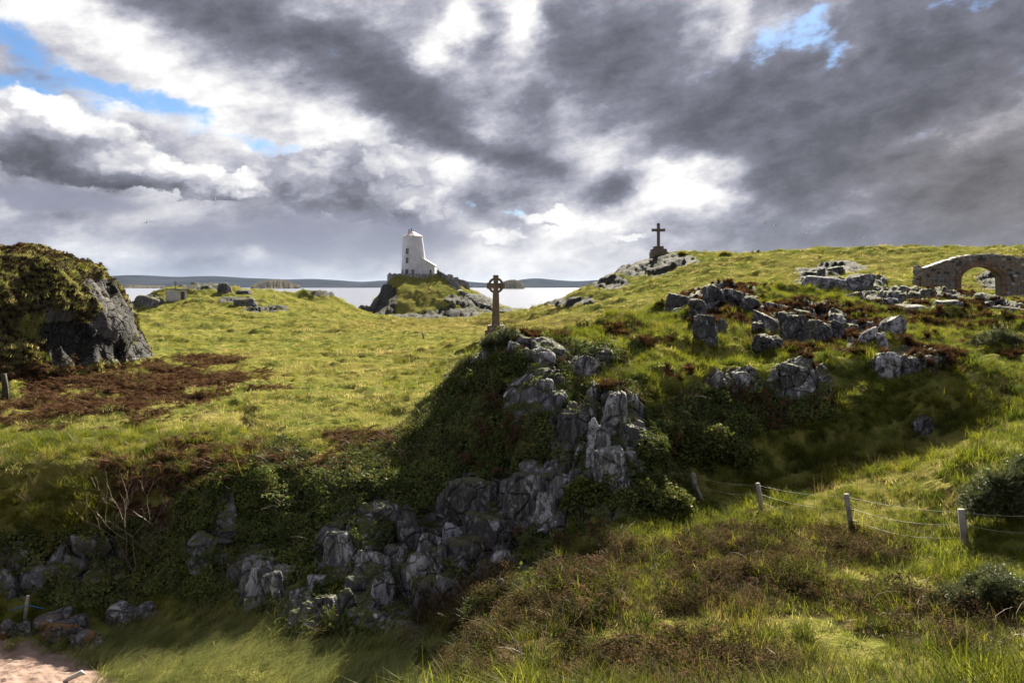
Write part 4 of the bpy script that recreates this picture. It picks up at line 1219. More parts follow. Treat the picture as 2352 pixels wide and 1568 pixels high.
def rocks():
    b = boulder
    # on the grassy top of the crag
    b(1625, 722, 794, 54, 'broad grey boulder standing upright in bright grass below the knobbly outcrop', 'g', 1, 0.7, 0.2, -6, planes=8, rough=0.6)
    b(1661, 733, 768, 19, 'small pointed stone leaning beside the broad grey boulder', 'g', 2, 0.7, 0.3, 8, planes=8)
    b(1562, 676, 716, 62, 'dark rounded rock at the left end of the knobbly outcrop', 'g', 3, 0.8, 0.3)
    b(1608, 688, 728, 44, 'lumpy grey rock in front of the knobbly outcrop', 'g', 4, 0.8, 0.3)
    b(1645, 668, 712, 58, 'tall knobbly rock in the middle of the outcrop below the skyline', 'g', 5, 0.8, 0.3, ribs=0.8)
    b(1692, 668, 708, 60, 'craggy grey rock right of the tall knobbly one', 'g', 6, 0.8, 0.3)
    b(1732, 682, 712, 50, 'low rock at the right end of the knobbly outcrop', 'g', 7, 0.8, 0.3)
    b(1553, 706, 722, 22, 'little pale stone below the dark rounded rock', 'p', 8, 0.8, 0.3, sub4=False)
    b(1772, 720, 762, 62, 'smooth sloping grey rock right of the broad boulder', 'g', 9, 0.9, 0.2, 12, planes=7, rough=0.6)
    b(1745, 742, 770, 34, 'small faceted stone against the smooth sloping rock', 'g', 10, 0.8, 0.3, 10)
    b(1772, 772, 806, 74, 'rock capped with rusty heather in the bright grass', 'm', 11, 0.8, 0.3)
    b(1838, 716, 786, 62, 'large rounded grey rock under a heather brow', 'g', 12, 0.8, 0.2, planes=8, rough=0.7)
    b(1884, 738, 790, 62, 'sloping cracked rock leaning against the large rounded one', 'g', 13, 0.8, 0.2, -14, ribs=0.6)
    b(1926, 736, 772, 42, 'rounded knob of rock at the end of the heather brow', 'g', 14, 0.8, 0.3)
    b(2062, 728, 768, 56, 'swirled pale rock under a brow of dark heather', 'p', 15, 0.8, 0.25, rough=0.7)
    b(2000, 752, 792, 42, 'blocky pale rock in the dark hollow', 'p', 16, 0.8, 0.25)
    b(2032, 768, 804, 24, 'slim pale stone beside the blocky rock in the hollow', 'p', 17, 0.8, 0.3, -8, sub4=False)
    b(2052, 812, 872, 62, 'white-lichened rock face on the shaded slope', 'p', 18, 0.7, 0.2, ribs=0.8)
    b(2118, 826, 868, 80, 'wide broken ledge right of the white-lichened face', 'p', 19, 0.6, 0.3, ribs=0.4)
    b(1825, 838, 892, 58, 'blue-grey rock half buried in ivy on the shaded slope', 'g', 20, 0.7, 0.2, 14)
    b(1700, 862, 900, 52, 'small rock topped by a rusty tussock', 'p', 21, 0.8, 0.3)
    b(1652, 868, 906, 36, 'narrow rock at the edge of the bright grass', 'p', 22, 0.8, 0.3)
    b(2122, 960, 998, 46, 'lone triangular boulder on the dark grassy slope', 'g', 23, 0.9, 0.2, planes=6, rough=0.6)
    b(1905, 634, 662, 96, 'low pale whaleback slab on the crest', 'f', 24, 1.2, 0.4, planes=6, rough=0.5)
    b(1985, 630, 660, 66, 'pointed pale slab beside the whaleback slab', 'f', 25, 1.0, 0.4, planes=7, rough=0.6)
    b(2060, 684, 702, 70, 'flat rock sheet below the crest near the ruin', 'f', 26, 1.1, 0.5, planes=8)
    b(2105, 700, 720, 60, 'tilted flat rock below the ruin', 'p', 27, 1.0, 0.5)
    b(2180, 692, 704, 60, 'flat grey slab at the foot of the ruined arch', 'f', 28, 1.0, 0.6)
    b(2320, 704, 716, 90, 'long pale slab in front of the arch pier', 'f', 29, 1.0, 0.6)
    # on the crag face
    b(1408, 896, 1006, 62, 'white-spotted spire at the top of the buttress', 'p', 30, 0.7, 0.1, 4, d=20.3, ribs=0.7)
    b(1374, 960, 1070, 54, 'streaked pale flake on the left of the buttress', 'p', 31, 0.7, 0.1, 6, d=19.7, ribs=0.7)
    b(1400, 1024, 1172, 84, 'tall pale folded rock at the foot of the buttress', 'p', 32, 0.8, 0.1, -3, d=19.0, ribs=1.0)
    b(1311, 938, 1072, 72, 'leaning brown-grey slab left of the deep cleft', 'g', 33, 0.6, 0.1, 7, d=20.6, ribs=1.0, planes=7)
    b(1362, 880, 968, 32, 'stack of small knobs above the deep cleft', 'g', 34, 0.9, 0.1, d=21.4)
    b(1196, 920, 1014, 46, 'split dark rock in the ivy, left half', 'g', 35, 0.7, 0.1, -8, d=22.2, planes=7, rough=0.6)
    b(1236, 900, 990, 42, 'split dark rock in the ivy, right half', 'g', 36, 0.7, 0.1, 6, d=22.0, planes=7, rough=0.6)
    b(1214, 1080, 1220, 128, 'big rounded blue-grey slab low on the crag', 'g', 37, 0.5, 0.06, 0, d=19.6, planes=7, rough=0.5)
    b(1294, 1086, 1220, 80, 'rough pale rock joined to the rounded slab', 'p', 38, 0.6, 0.1, 5, d=19.3, ribs=0.8)
    b(1082, 1096, 1212, 126, 'dark blocky overhang below the ivy', 'g', 39, 0.6, 0.1, 0, d=20.6)
    b(1124, 1176, 1310, 124, 'fractured dark rock wall under the overhang', 'g', 40, 0.6, 0.1, 0, d=19.3)
    b(1068, 1232, 1356, 100, 'smooth dark slab at the cliff foot', 'g', 41, 0.6, 0.1, 0, d=18.8, planes=7)
    b(1030, 1320, 1404, 60, 'lowest rock at the cliff foot beside the brown slope', 'p', 42, 0.7, 0.1, 0, d=17.8)
    b(1150, 1330, 1376, 40, 'narrow rock showing through the grass bank', 'g', 43, 0.7, 0.2, 16)
    b(884, 1150, 1220, 66, 'pale rounded rock under a fringe of ivy', 'p', 44, 0.7, 0.1, 0, d=21.2, planes=8, rough=0.6)
    b(942, 1156, 1296, 54, 'tall purple-grey rib of rock', 'g', 45, 0.7, 0.1, -8, d=20.5, ribs=1.0)
    b(988, 1222, 1316, 60, 'pale rib right of the purple-grey one', 'p', 46, 0.7, 0.1, 4, d=19.8, ribs=0.8)
    b(868, 1226, 1262, 46, 'bright white ledge in the dark of the cliff', 'p', 47, 0.7, 0.2, 0, d=20.6)
    b(788, 1216, 1338, 86, 'ribbed rock face in the middle of the low cliff', 'p', 48, 0.6, 0.1, 3, d=20.3, ribs=1.0)
    b(860, 1256, 1356, 86, 'streaked rock right of the ribbed face', 'p', 49, 0.6, 0.1, -4, d=19.8, ribs=1.0)
    b(720, 1252, 1310, 40, 'small dark rock above the ribbed face', 'g', 50, 0.7, 0.1, 0, d=20.7)
    b(526, 1150, 1264, 24, 'tall thin pale rock at the end of the cliff', 'p', 51, 0.9, 0.1, 4, d=21.8, ribs=0.6)
    b(475, 1236, 1344, 40, 'white-veined rock under the thin pale one', 'p', 52, 0.8, 0.1, 0, d=21.0, ribs=1.0)
    b(590, 1284, 1394, 78, 'vertical striped rock at the gully edge', 'p', 53, 0.7, 0.1, 4, d=19.9, ribs=1.2)
    b(688, 1352, 1446, 50, 'pale pointed rock rising from the gully grass', 'p', 54, 0.7, 0.1, 3, d=18.9, ribs=1.0, planes=7)
    b(760, 1380, 1450, 46, 'dark rock beside the pale pointed one', 'g', 55, 0.7, 0.1, 0, d=18.6)
    b(850, 1392, 1462, 60, 'dark streaked rock at the cliff foot', 'g', 56, 0.7, 0.1, 0, d=18.0, ribs=0.8)
    b(924, 1424, 1492, 44, 'last lichened rock before the brown slope', 'p', 57, 0.7, 0.1, 0, d=17.2, ribs=0.8)
    b(1250, 800, 834, 52, 'bare rock below the heather rim of the crag', 'p', 58, 0.7, 0.2, 0)
    b(1182, 796, 824, 34, 'small pale rock under the gorse bush', 'p', 59, 0.7, 0.2, 0)
    b(1345, 818, 862, 56, 'diagonal lichened rock in the ivy above the cleft', 'p', 60, 0.6, 0.2, 22)
    b(1084, 822, 838, 9, 'tiny white stone on the left edge of the crag', 'p', 61, 0.8, 0.3, 0, sub4=False)
    # beach
    b(98, 1420, 1458, 86, 'dark slabby rock below the leaning pole on the beach', 's', 62, 0.9, 0.3, -6, planes=8)
    b(40, 1438, 1464, 52, 'brown rock at the edge of the sand', 's', 63, 0.9, 0.3)
    b(4, 1430, 1468, 40, 'dark rock cut by the picture edge above the sand', 's', 64, 0.9, 0.3)
    b(136, 1440, 1480, 100, 'orange-stained rock in the middle of the beach rocks', 's', 65, 0.9, 0.3, planes=8)
    b(190, 1450, 1492, 54, 'weed-covered rock sloping down to the sand', 's', 66, 1.0, 0.3, -22)
    b(265, 1402, 1442, 92, 'black rock at the foot of the dark bank', 's', 67, 0.8, 0.3)
    b(335, 1388, 1424, 60, 'small black rock where the gully grass begins', 's', 68, 0.8, 0.3)
    # far
    b(513, 649, 674, 30, 'tall stone on the skyline of the headland', 'g', 69, 0.8, 0.3, sub4=False)
    b(1888, 616, 640, 20, 'upright rock stub on the hillside left of the ruin', 'g', 70, 0.8, 0.3, sub4=False)
    b(1925, 612, 626, 40, 'low rock ledge on the hillside left of the ruin', 'g', 71, 0.8, 0.3, sub4=False)
    b(330, 682, 706, 70, 'sloping rock ridge at the seaward end of the headland', 'm', 72, 0.7, 0.4, ribs=0.3)
    b(556, 688, 704, 56, 'dark rock on the headland slope', 'm', 73, 0.8, 0.4)
    b(552, 664, 676, 40, 'round rock behind the tall skyline stone', 'm', 74, 0.8, 0.4, sub4=False)
    b(840, 700, 722, 36, 'sea rock beside the lighthouse hill', 'g', 76, 0.9, 0.5, d=186, sub4=False)
rocks()
def slabs():
    # the broken slabs that fill the cliff between the bigger rocks
    q = random.Random(77)
    band = [(455, 1330), (505, 1330), (550, 1360), (630, 1390), (655, 1350), (725, 1370), (745, 1420), (815, 1380), (800, 1440), (880, 1400), (905, 1320), (925, 1380), (960, 1350), (975, 1420), (1010, 1330), (1040, 1260), (1030, 1200), (1140, 1330),
            (1165, 1180), (1180, 1240), (1255, 1215), (1330, 1190), (1345, 1080), (1270, 1010), (1255, 950), (1180, 1040), (1420, 1160), (1440, 1060)]
    names = ['broken slab just left below the white-veined rock at the cliff end', 'broken slab between the white-veined rock and the striped rock', 'slim slab on the left shoulder of the striped rock', 'slab on the right foot of the striped rock', 'slab high between the striped and the ribbed rock', 'slab above the pale pointed rock in the gully', 'squat slab right of the pale pointed rock', 'slab between the ribbed face and the streaked rock', 'low slab in the gully grass below the ribbed face', 'slab right below the streaked rock', 'slab above the streaked rock, under the white ledge', 'slab left of the last lichened rock', 'slab below the tall purple-grey rib', 'slab at the very foot of the cliff right of the last lichened rock', 'slab below the pale rib, left of the smooth dark slab', 'slab left of the fractured dark wall', 'slab under the left corner of the dark overhang', 'slab at the right foot of the fractured dark wall', 'slab at the right corner of the dark overhang', 'slab under the left edge of the big rounded slab', 'slab at the joint of the rounded slab and the rough pale rock', 'slab right below the rough pale rock', 'slab inside the deep cleft beside the buttress', 'slab above the rough pale rock, under the leaning slab', 'slab below the right half of the split dark rock', 'slab below the left half of the split dark rock', 'slab at the right foot of the buttress', 'slab on the right side of the buttress under the ivy']
    for i, (u, v) in enumerate(band):
        hh, ww = q.uniform(50, 90), q.uniform(38, 66)
        f = hit(u, v)
        boulder(u, v - hh, v, ww, names[i], q.choice('gggp'), 200 + i, 0.6, 0.25, q.uniform(-14, 14), d=f.y + 0.28, group='broken slabs in the cliff face', ribs=0.8, sub4=False, planes=8, yaw=q.uniform(-25, 25))
slabs()
# ------------------------------------------------------------------ built things
def box(sx, sy, sz, bev=0.0, jag=0.0, seed=0):
    """mesh data of a box centred on x,y with its foot at z=0"""
    bm = bmesh.new()
    bmesh.ops.create_cube(bm, size=1.0)
    for v in bm.verts:
        v.co = Vector((v.co.x * sx, v.co.y * sy, (v.co.z + 0.5) * sz))
    if bev:
        bmesh.ops.bevel(bm, geom=bm.edges[:], offset=bev, segments=1, affect='EDGES')
    if jag:
        q = random.Random(seed)
        for v in bm.verts:
            v.co += Vector((q.gauss(0, jag), q.gauss(0, jag), q.gauss(0, jag)))
    me = bpy.data.meshes.new("block")
    bm.to_mesh(me); bm.free()
    return me

def part(name, me, mat, parent, loc=(0, 0, 0), rot=(0, 0, 0), scale=None):
    if mat and not me.materials:
        me.materials.append(mat)
    return link(name, me, parent, loc, rot, scale)

def thing(name, label, cat, loc, rz=0.0, group=None):
    o = link(name, None, None, loc, (0, 0, rz))
    return tag(o, label, cat, group)

def mesh_of(bm, name="m", smooth=False):
    me = bpy.data.meshes.new(name)
    bm.to_mesh(me); bm.free()
    if smooth:
        me.polygons.foreach_set('use_smooth', [True] * len(me.polygons))
    return me

def weathered(name, c1, c2, k=1.5, rough=0.85, stain=None, bumpd=0.02):
    m, T = new_mat(name)
    p = T.n('ShaderNodeNewGeometry').outputs['Position']
    n = T.noise(p, k, 5, 0.6)
    c = T.mix(T.mr(n, 0.3, 0.7), c1, c2)
    if stain:
        s = T.noise(T.v('MULTIPLY', p, (1.0, 1.0, 0.35)), k * 0.8, 5, 0.7, 0.4)
        c = T.mix(T.mr(s, 0.56, 0.68, 0.0, 0.6), c, stain)
    bsdf(T, c, rough, bump(T, T.noise(p, k * 8, 4, 0.6), 0.5, bumpd), 0.3)
    return m
MAT_WHITE = weathered("limewash", (0.44, 0.44, 0.51), (0.56, 0.56, 0.635), 0.7, 0.85, (0.27, 0.26, 0.29))
MAT_ROOF = weathered("slate_roof", (0.40, 0.34, 0.33), (0.55, 0.47, 0.46), 1.2, 0.7)
MAT_DARKWOOD = weathered("dark_pane", (0.02, 0.02, 0.025), (0.045, 0.045, 0.05), 2.0, 0.35)
MAT_DOOR = weathered("door_paint", (0.06, 0.05, 0.05), (0.09, 0.075, 0.07), 2.0, 0.6)
MAT_POT = weathered("chimney_pot", (0.06, 0.05, 0.05), (0.10, 0.08, 0.075), 3.0)
MAT_SAND_STONE = weathered("brown_sandstone", (0.115, 0.085, 0.065), (0.19, 0.145, 0.105), 2.5, 0.9, (0.08, 0.07, 0.045))
MAT_CROSS = weathered("granite_cross", (0.10, 0.075, 0.058), (0.165, 0.125, 0.095), 2.0, 0.9, (0.10, 0.085, 0.06))
MAT_WALLSTONE = boulder_material("rubble_wall", 0.3, 1.3)
MAT_POST = weathered("weathered_timber", (0.16, 0.14, 0.12), (0.30, 0.27, 0.24), 6.0, 0.9)
MAT_DARKPOST = weathered("dark_timber", (0.035, 0.03, 0.022), (0.07, 0.06, 0.045), 6.0, 0.9)
MAT_WIRE = weathered("fence_wire", (0.22, 0.21, 0.19), (0.34, 0.32, 0.29), 3.0, 0.5)
MAT_ROPE = weathered("blue_rope", (0.03, 0.12, 0.30), (0.05, 0.18, 0.42), 9.0, 0.7)
MAT_CONCRETE = weathered("white_concrete", (0.33, 0.32, 0.32), (0.48, 0.46, 0.45), 1.0, 0.9, (0.2, 0.2, 0.19))

# ---- lighthouse
def lighthouse():
    mpx = 202.0 / FPX
    cx, cyy = (948.5 - UC) * mpx, 205.3
    z0 = ground_z(cx, cyy - 3) - 0.15
    zt = EYE - (541.0 - VH) * mpx
    L = thing('lighthouse', 'white tapering lighthouse tower with lean-to on the rocky knoll', 'lighthouse', (cx, cyy, z0))
    H = zt - z0
    rb, rt, sh = 3.42, 2.50, -0.52
    def rad(z): return rb + (rt - rb) * (z / H)
    def off(z): return sh * z / H
    n, rings = 56, 14
    vs, fs = [], []
    for i in range(rings + 1):
        z = H * i / rings
        for k in range(n):
            a = 2 * math.pi * k / n
            vs.append((off(z) + rad(z) * math.cos(a), rad(z) * math.sin(a), z))
    for i in range(rings):
        for k in range(n):
            fs.append((i * n + k, i * n + (k + 1) % n, (i + 1) * n + (k + 1) % n, (i + 1) * n + k))
    part('tower_wall', mesh_np('tower_wall', vs, fs, MAT_WHITE), None, L)
    # roof: shallow cone with an eaves band
    def lathe(prof, n=48, dx=0.0):
        V, F = [], []
        for r, z in prof:
            for k in range(n):
                a = 2 * math.pi * k / n
                V.append((dx + r * math.cos(a), r * math.sin(a), z))
        for i in range(len(prof) - 1):
            for k in range(n):
                F.append((i * n + k, i * n + (k + 1) % n, (i + 1) * n + (k + 1) % n, (i + 1) * n + k))
        return mesh_np('lathe', V, F, None, False)
    roof = part('roof', lathe([(rt - 0.05, H - 0.12), (rt + 0.13, H - 0.12), (rt + 0.13, H + 0.03), (1.6, H + 0.55), (0.55, H + 1.12), (0.05, H + 1.22)], 10, sh), MAT_ROOF, L)
    ch = part('chimney', box(0.85, 0.6, 0.95, 0.03), MAT_ROOF, roof, (sh - 0.62, -0.3, H + 0.35))
    for dx, hh in ((-0.32, 0.55), (0.32, 0.75)):
        part('chimney_pot', lathe([(0.14, 0), (0.17, 0.1), (0.12, hh - 0.1), (0.16, hh - 0.05), (0.16, hh), (0.02, hh)], 12), MAT_POT, roof, (sh - 0.55 + dx, -0.3, H + 1.28))
    # openings on the side toward the viewer
    def opening(kind, u0, u1, v0, v1, mat, nm):
        uc = (u0 + u1) / 2
        z = EYE - (v1 - VH) * mpx - z0; h = (v1 - v0) * mpx; w = (u1 - u0) * mpx
        xl = (uc - UC) * mpx - cx
        zc = z + h / 2
        r = rad(zc); s = max(-0.97, min(0.97, (xl - off(zc)) / r))
        a = math.asin(s)
        pos = (off(zc) + math.sin(a) * r, -math.cos(a) * r, z)
        ww = w / max(0.35, math.cos(a))
        fr = part(nm, box(ww, 0.34, h, 0.0), mat, L, (pos[0] + math.sin(a) * -0.05, pos[1] + 0.05, pos[2]), (math.radians(-5), 0, a))
        t = 0.07
        for q, (bx, bz, sx, sz) in enumerate(((-(ww - t) / 2 - t, -t, t, h + 2 * t), ((ww - t) / 2 + t, -t, t, h + 2 * t), (0, h, ww + t, t), (0, -t, ww + 2 * t, t))):
            part('frame', box(sx, 0.46, sz), MAT_WHITE, fr, (bx, 0, bz))
        if kind == 'w':
            part('glazing_bar', box(0.05, 0.38, h * 0.98), MAT_WHITE, fr, (0, 0, h * 0.01))
            part('glazing_bar', box(ww * 0.98, 0.37, 0.05), MAT_WHITE, fr, (0, 0, h * 0.5))
        return fr
    opening('w', 931.8, 938.4, 570.3, 582.9, MAT_DARKWOOD, 'window')
    opening('w', 931.4, 938.0, 591.7, 603.9, MAT_DARKWOOD, 'window')
    opening('d', 930.5, 938.3, 618.6, 631.5, MAT_DOOR, 'door')
    opening('w', 920.6, 925.0, 619.2, 628.9, MAT_DARKWOOD, 'window')
    opening('w', 945.6, 951.5, 619.0, 628.7, MAT_DARKWOOD, 'window')
    # lean-to
    x0, x1 = (966 - UC) * mpx - cx, (997.4 - UC) * mpx - cx
    za, zb = EYE - (591 - VH) * mpx - z0, EYE - (609.7 - VH) * mpx - z0
    y0, y1 = -2.2, 2.0
    vs = [(x0, y0, 0), (x1, y0, 0), (x1, y1, 0), (x0, y1, 0), (x0, y0, za), (x1, y0, zb), (x1, y1, zb), (x0, y1, za)]
    fs = [(0, 1, 5, 4), (1, 2, 6, 5), (2, 3, 7, 6), (3, 0, 4, 7), (0, 3, 2, 1)]
    lt = part('lean_to', mesh_np('lean_to', vs, fs, MAT_WHITE, False), None, L)
    sl = (zb - za) / (x1 - x0)
    part('lean_to_roof', mesh_np('r', [(x0, y0 - .12, za + .02), (x1 + .15, y0 - .12, zb + .02 + sl * .15), (x1 + .15, y1 + .12, zb + .02 + sl * .15), (x0, y1 + .12, za + .02), (x0, y0 - .12, za + .14), (x1 + .15, y0 - .12, zb + .14 + sl * .15), (x1 + .15, y1 + .12, zb + .14 + sl * .15), (x0, y1 + .12, za + .14)],
         [(0, 3, 2, 1), (4, 5, 6, 7), (0, 1, 5, 4), (1, 2, 6, 5), (2, 3, 7, 6), (3, 0, 4, 7)], MAT_ROOF, False), None, lt)
    zz = EYE - (628.6 - VH) * mpx - z0
    w = part('window', box(0.42, 0.3, 1.05), MAT_DARKWOOD, lt, ((988.0 - UC) * mpx - cx, y0 + 0.11, zz))
    for bx, bz, sx, sz in ((-0.25, -.06, .07, 1.17), (0.25, -.06, .07, 1.17), (0, 1.05, .44, .07), (0, -.06, .44, .06)):
        pass
    part('sill', box(0.60, 0.42, 0.08), MAT_WHITE, lt, ((988.0 - UC) * mpx - cx, y0 + 0.05, zz - 0.09))
lighthouse()

# ---- dry-stone walls round the knoll: a run of rough blocks, too small to tell apart from here
def stone_wall(label, pts, hgt, thick, seed, cat='wall', top_z=None):
    """pts: world (x, y); the wall follows the ground"""
    q = random.Random(seed)
    o = thing('stone_wall', label, cat, (pts[0][0], pts[0][1], ground_z(*pts[0])))
    org = Vector((pts[0][0], pts[0][1], ground_z(*pts[0])))
    mb = MB()
    for (ax, ay), (bx, by) in zip(pts[:-1], pts[1:]):
        Ls = math.hypot(bx - ax, by - ay)
        n = max(1, int(Ls / 0.45))
        ang = math.atan2(by - ay, bx - ax)
        for i in range(n):
            t = (i + 0.5) / n
            x, y = ax + (bx - ax) * t, ay + (by - ay) * t
            z = ground_z(x, y) - 0.5
            top = (z + 0.5 + hgt * q.uniform(0.9, 1.08)) if top_z is None else top_z + q.uniform(-0.06, 0.08)
            while z < top - 0.1:
                h = q.uniform(0.22, 0.38)
                me = [(sx * (Ls / n / 2) * q.uniform(0.9, 1.08), sy * thick / 2 * q.uniform(0.88, 1.1), sz * h) for sz in (0, 1) for sx, sy in ((-1, -1), (1, -1), (1, 1), (-1, 1))]
                c, s = math.cos(ang), math.sin(ang)
                vs = [Vector((x + a * c - b * s, y + a * s + b * c, z + d)) - org for a, b, d in me]
                mb.add(vs, [(0, 3, 2, 1), (4, 5, 6, 7), (0, 1, 5, 4), (1, 2, 6, 5), (2, 3, 7, 6), (3, 0, 4, 7)])
                z += h
    w = part('wall_stones', mb.mesh('wall_stones', MAT_WALLSTONE, False), None, o)
    w['kind'] = 'stuff'
    return o
def gp(u, d):
    return ((u - UC) / FPX * d, d)
stone_wall('pale stone terrace wall in front of the lighthouse', [gp(892, 200), gp(897, 197.4), gp(930, 196.6), gp(960, 196.4), gp(990, 196.6), gp(1004, 197.5)], 0.75, 0.6, 1, top_z=11.95)
stone_wall('stone wall stepping down from the lighthouse terrace', [gp(1005, 198.6), gp(1022, 197.0), gp(1040, 194.5), gp(1056, 191.5)], 1.0, 0.55, 2)
stone_wall('short outer wall with a squat pier right of the terrace', [gp(1030, 203), gp(1048, 201), gp(1066, 198.5), gp(1076, 196)], 1.1, 0.7, 3)

# ---- path and steps up to the lighthouse
def path_steps():
    way = [(1036, 652), (1046, 661), (1062, 671), (1074, 680), (1090, 692), (1108, 701), (1130, 709), (1155, 717), (1180, 723), (1202, 729), (1225, 733), (1250, 735)]
    pts = [hit(u, v, 150, 215) for u, v in way]
    st = thing('stone_steps', 'flight of pale stone steps climbing to the lighthouse', 'steps', pts[2])
    dense = []
    for a, b in zip(pts[2:8], pts[3:9]):
        n = max(1, int((b - a).length / 0.75))
        dense += [a.lerp(b, i / n) for i in range(n)]
    slab = box(1.5, 0.5, 0.22, 0.02)
    slab.materials.append(MAT_ROCK_SLAB)
    for i, p in enumerate(dense):
        z = ground_z(p.x, p.y)
        d = (pts[8] - pts[2])
        part('step', slab, None, st, (p.x - pts[2].x, p.y - pts[2].y, z - pts[2].z + 0.02), (0, 0, math.atan2(d.y, d.x) + math.pi / 2 + R.gauss(0, 0.15)), (R.uniform(0.8, 1.2), R.uniform(0.8, 1.3), 1))
    # the trodden path below
    V, F = [], []
    low = [pts[0], pts[1], pts[2]]
    def strip(ps, name, w):
        V, F = [], []
        dn = []
        for a, b in zip(ps[:-1], ps[1:]):
            n = max(2, int((b - a).length / 0.5))
            dn += [a.lerp(b, i / n) for i in range(n)]
        for i, p in enumerate(dn):
            t = dn[min(i + 1, len(dn) - 1)] - dn[max(i - 1, 0)]
            s = Vector((-t.y, t.x, 0)).normalized() * w * (0.8 + 0.4 * R.random())
            for k in (-1, 1):
                q = p + s * k
                V.append((q.x, q.y, ground_z(q.x, q.y) + 0.10))
        for i in range(len(dn) - 1):
            F.append((2 * i, 2 * i + 1, 2 * i + 3, 2 * i + 2))
        o = link(name, mesh_np(name, V, F, MAT_ROCK_SLAB))
        tag(o, kind='structure')
    strip(low, 'path', 0.7)
    strip(pts[8:], 'path', 0.6)
path_steps()

# ---- wheel-headed cross
def wheel_cross():
    d = 60.0
    m = d / FPX
    x = (1139 - UC) * m
    zg = ground_z(x, d)
    o = thing('wheel_cross', 'tall brown stone wheel-headed cross rising behind the crag', 'cross', (x, d, zg))
    zt = lambda v: EYE - (v - VH) * m - zg
    pl_top = zt(747)
    part('base_step', box(1.62, 1.5, max(0.3, pl_top - 0.36 + 0.4), 0.03), MAT_CROSS, o, (0, 0, -0.4))
    part('plinth', box(1.28, 1.15, 0.38, 0.03), MAT_CROSS, o, (0, 0, pl_top - 0.37))
    cz = zt(655.5)
    # tapering shaft running up through the head
    bm = bmesh.new()
    lv = [(pl_top + 0.005, 0.305, 0.20), (cz - 0.66, 0.235, 0.16), (cz - 0.22, 0.17, 0.145), (cz + 0.22, 0.17, 0.145), (cz + 0.56, 0.205, 0.145), (zt(631.7), 0.205, 0.145)]
    prev = None
    for z, a, b in lv:
        ring = [bm.verts.new((sx * a, sy * b, z)) for sx, sy in ((-1, -1), (1, -1), (1, 1), (-1, 1))]
        if prev:
            for k in range(4):
                bm.faces.new((prev[k], prev[(k + 1) % 4], ring[(k + 1) % 4], ring[k]))
        prev = ring
    bm.faces.new(prev)
    bmesh.ops.bevel(bm, geom=[e for e in bm.edges], offset=0.02, segments=1, affect='EDGES')
    part('shaft', mesh_of(bm), MAT_CROSS, o)
    # arms
    for s in (-1, 1):
        bm = bmesh.new()
        prev = None
        for t, a in ((0.165, 0.17), (0.36, 0.165), (0.52, 0.19), (0.67, 0.205)):
            ring = [bm.verts.new((s * t, sy * 0.14, cz + sz * a)) for sy, sz in ((-1, -1), (1, -1), (1, 1), (-1, 1))]
            if prev:
                for k in range(4):
                    bm.faces.new((prev[k], prev[(k + 1) % 4], ring[(k + 1) % 4], ring[k]))
            prev = ring
        bm.faces.new(prev)
        bmesh.ops.recalc_face_normals(bm, faces=bm.faces[:])
        part('arm', mesh_of(bm), MAT_CROSS, o)
    # ring
    n, V, F = 64, [], []
    for k in range(n):
        a = 2 * math.pi * k / n
        for r, y in ((0.60, -0.115), (0.60, 0.115), (0.42, 0.115), (0.42, -0.115)):
            V.append((r * math.cos(a), y, cz + r * math.sin(a)))
    for k in range(n):
        for j in range(4):
            F.append((4 * k + j, 4 * k + (j + 1) % 4, 4 * ((k + 1) % n) + (j + 1) % 4, 4 * ((k + 1) % n) + j))
    part('ring', mesh_np('ring', V, F, MAT_CROSS, False), None, o)
    part('boss', box(0.2, 0.33, 0.2, 0.06), MAT_CROSS, o, (0, 0, cz - 0.1))
wheel_cross()

# ---- plain cross on the hill
def hill_cross():
    d = 130.0
    m = d / FPX
    x = (1512.3 - UC) * m
    zt = lambda v: EYE - (v - VH) * m
    zg = min(ground_z(x, d), zt(582))
    o = thing('stone_cross', 'plain brown stone cross on stepped base at the top of the hill', 'cross', (x, d, zg))
    part('step', box(2.62, 2.62, max(0.3, zt(578.5) - zg + 0.9), 0.03), MAT_CROSS, o, (0.05, 0, -0.9))
    part('step', box(2.30, 2.30, 0.46, 0.03), MAT_CROSS, o, (0.02, 0, zt(578.6) - zg))
    part('step', box(1.50, 1.50, 0.46, 0.03), MAT_CROSS, o, (0, 0, zt(572.3) - zg))
    part('shaft', box(0.46, 0.40, zt(512.7) - zt(566.1), 0.03), MAT_CROSS, o, (0, 0, zt(566.1) - zg))
    za = zt(531.7) - zg
    for s in (-1, 1):
        part('arm', box(0.865, 0.37, 0.455, 0.03), MAT_CROSS, o, (s * 0.665, 0, za))
hill_cross()

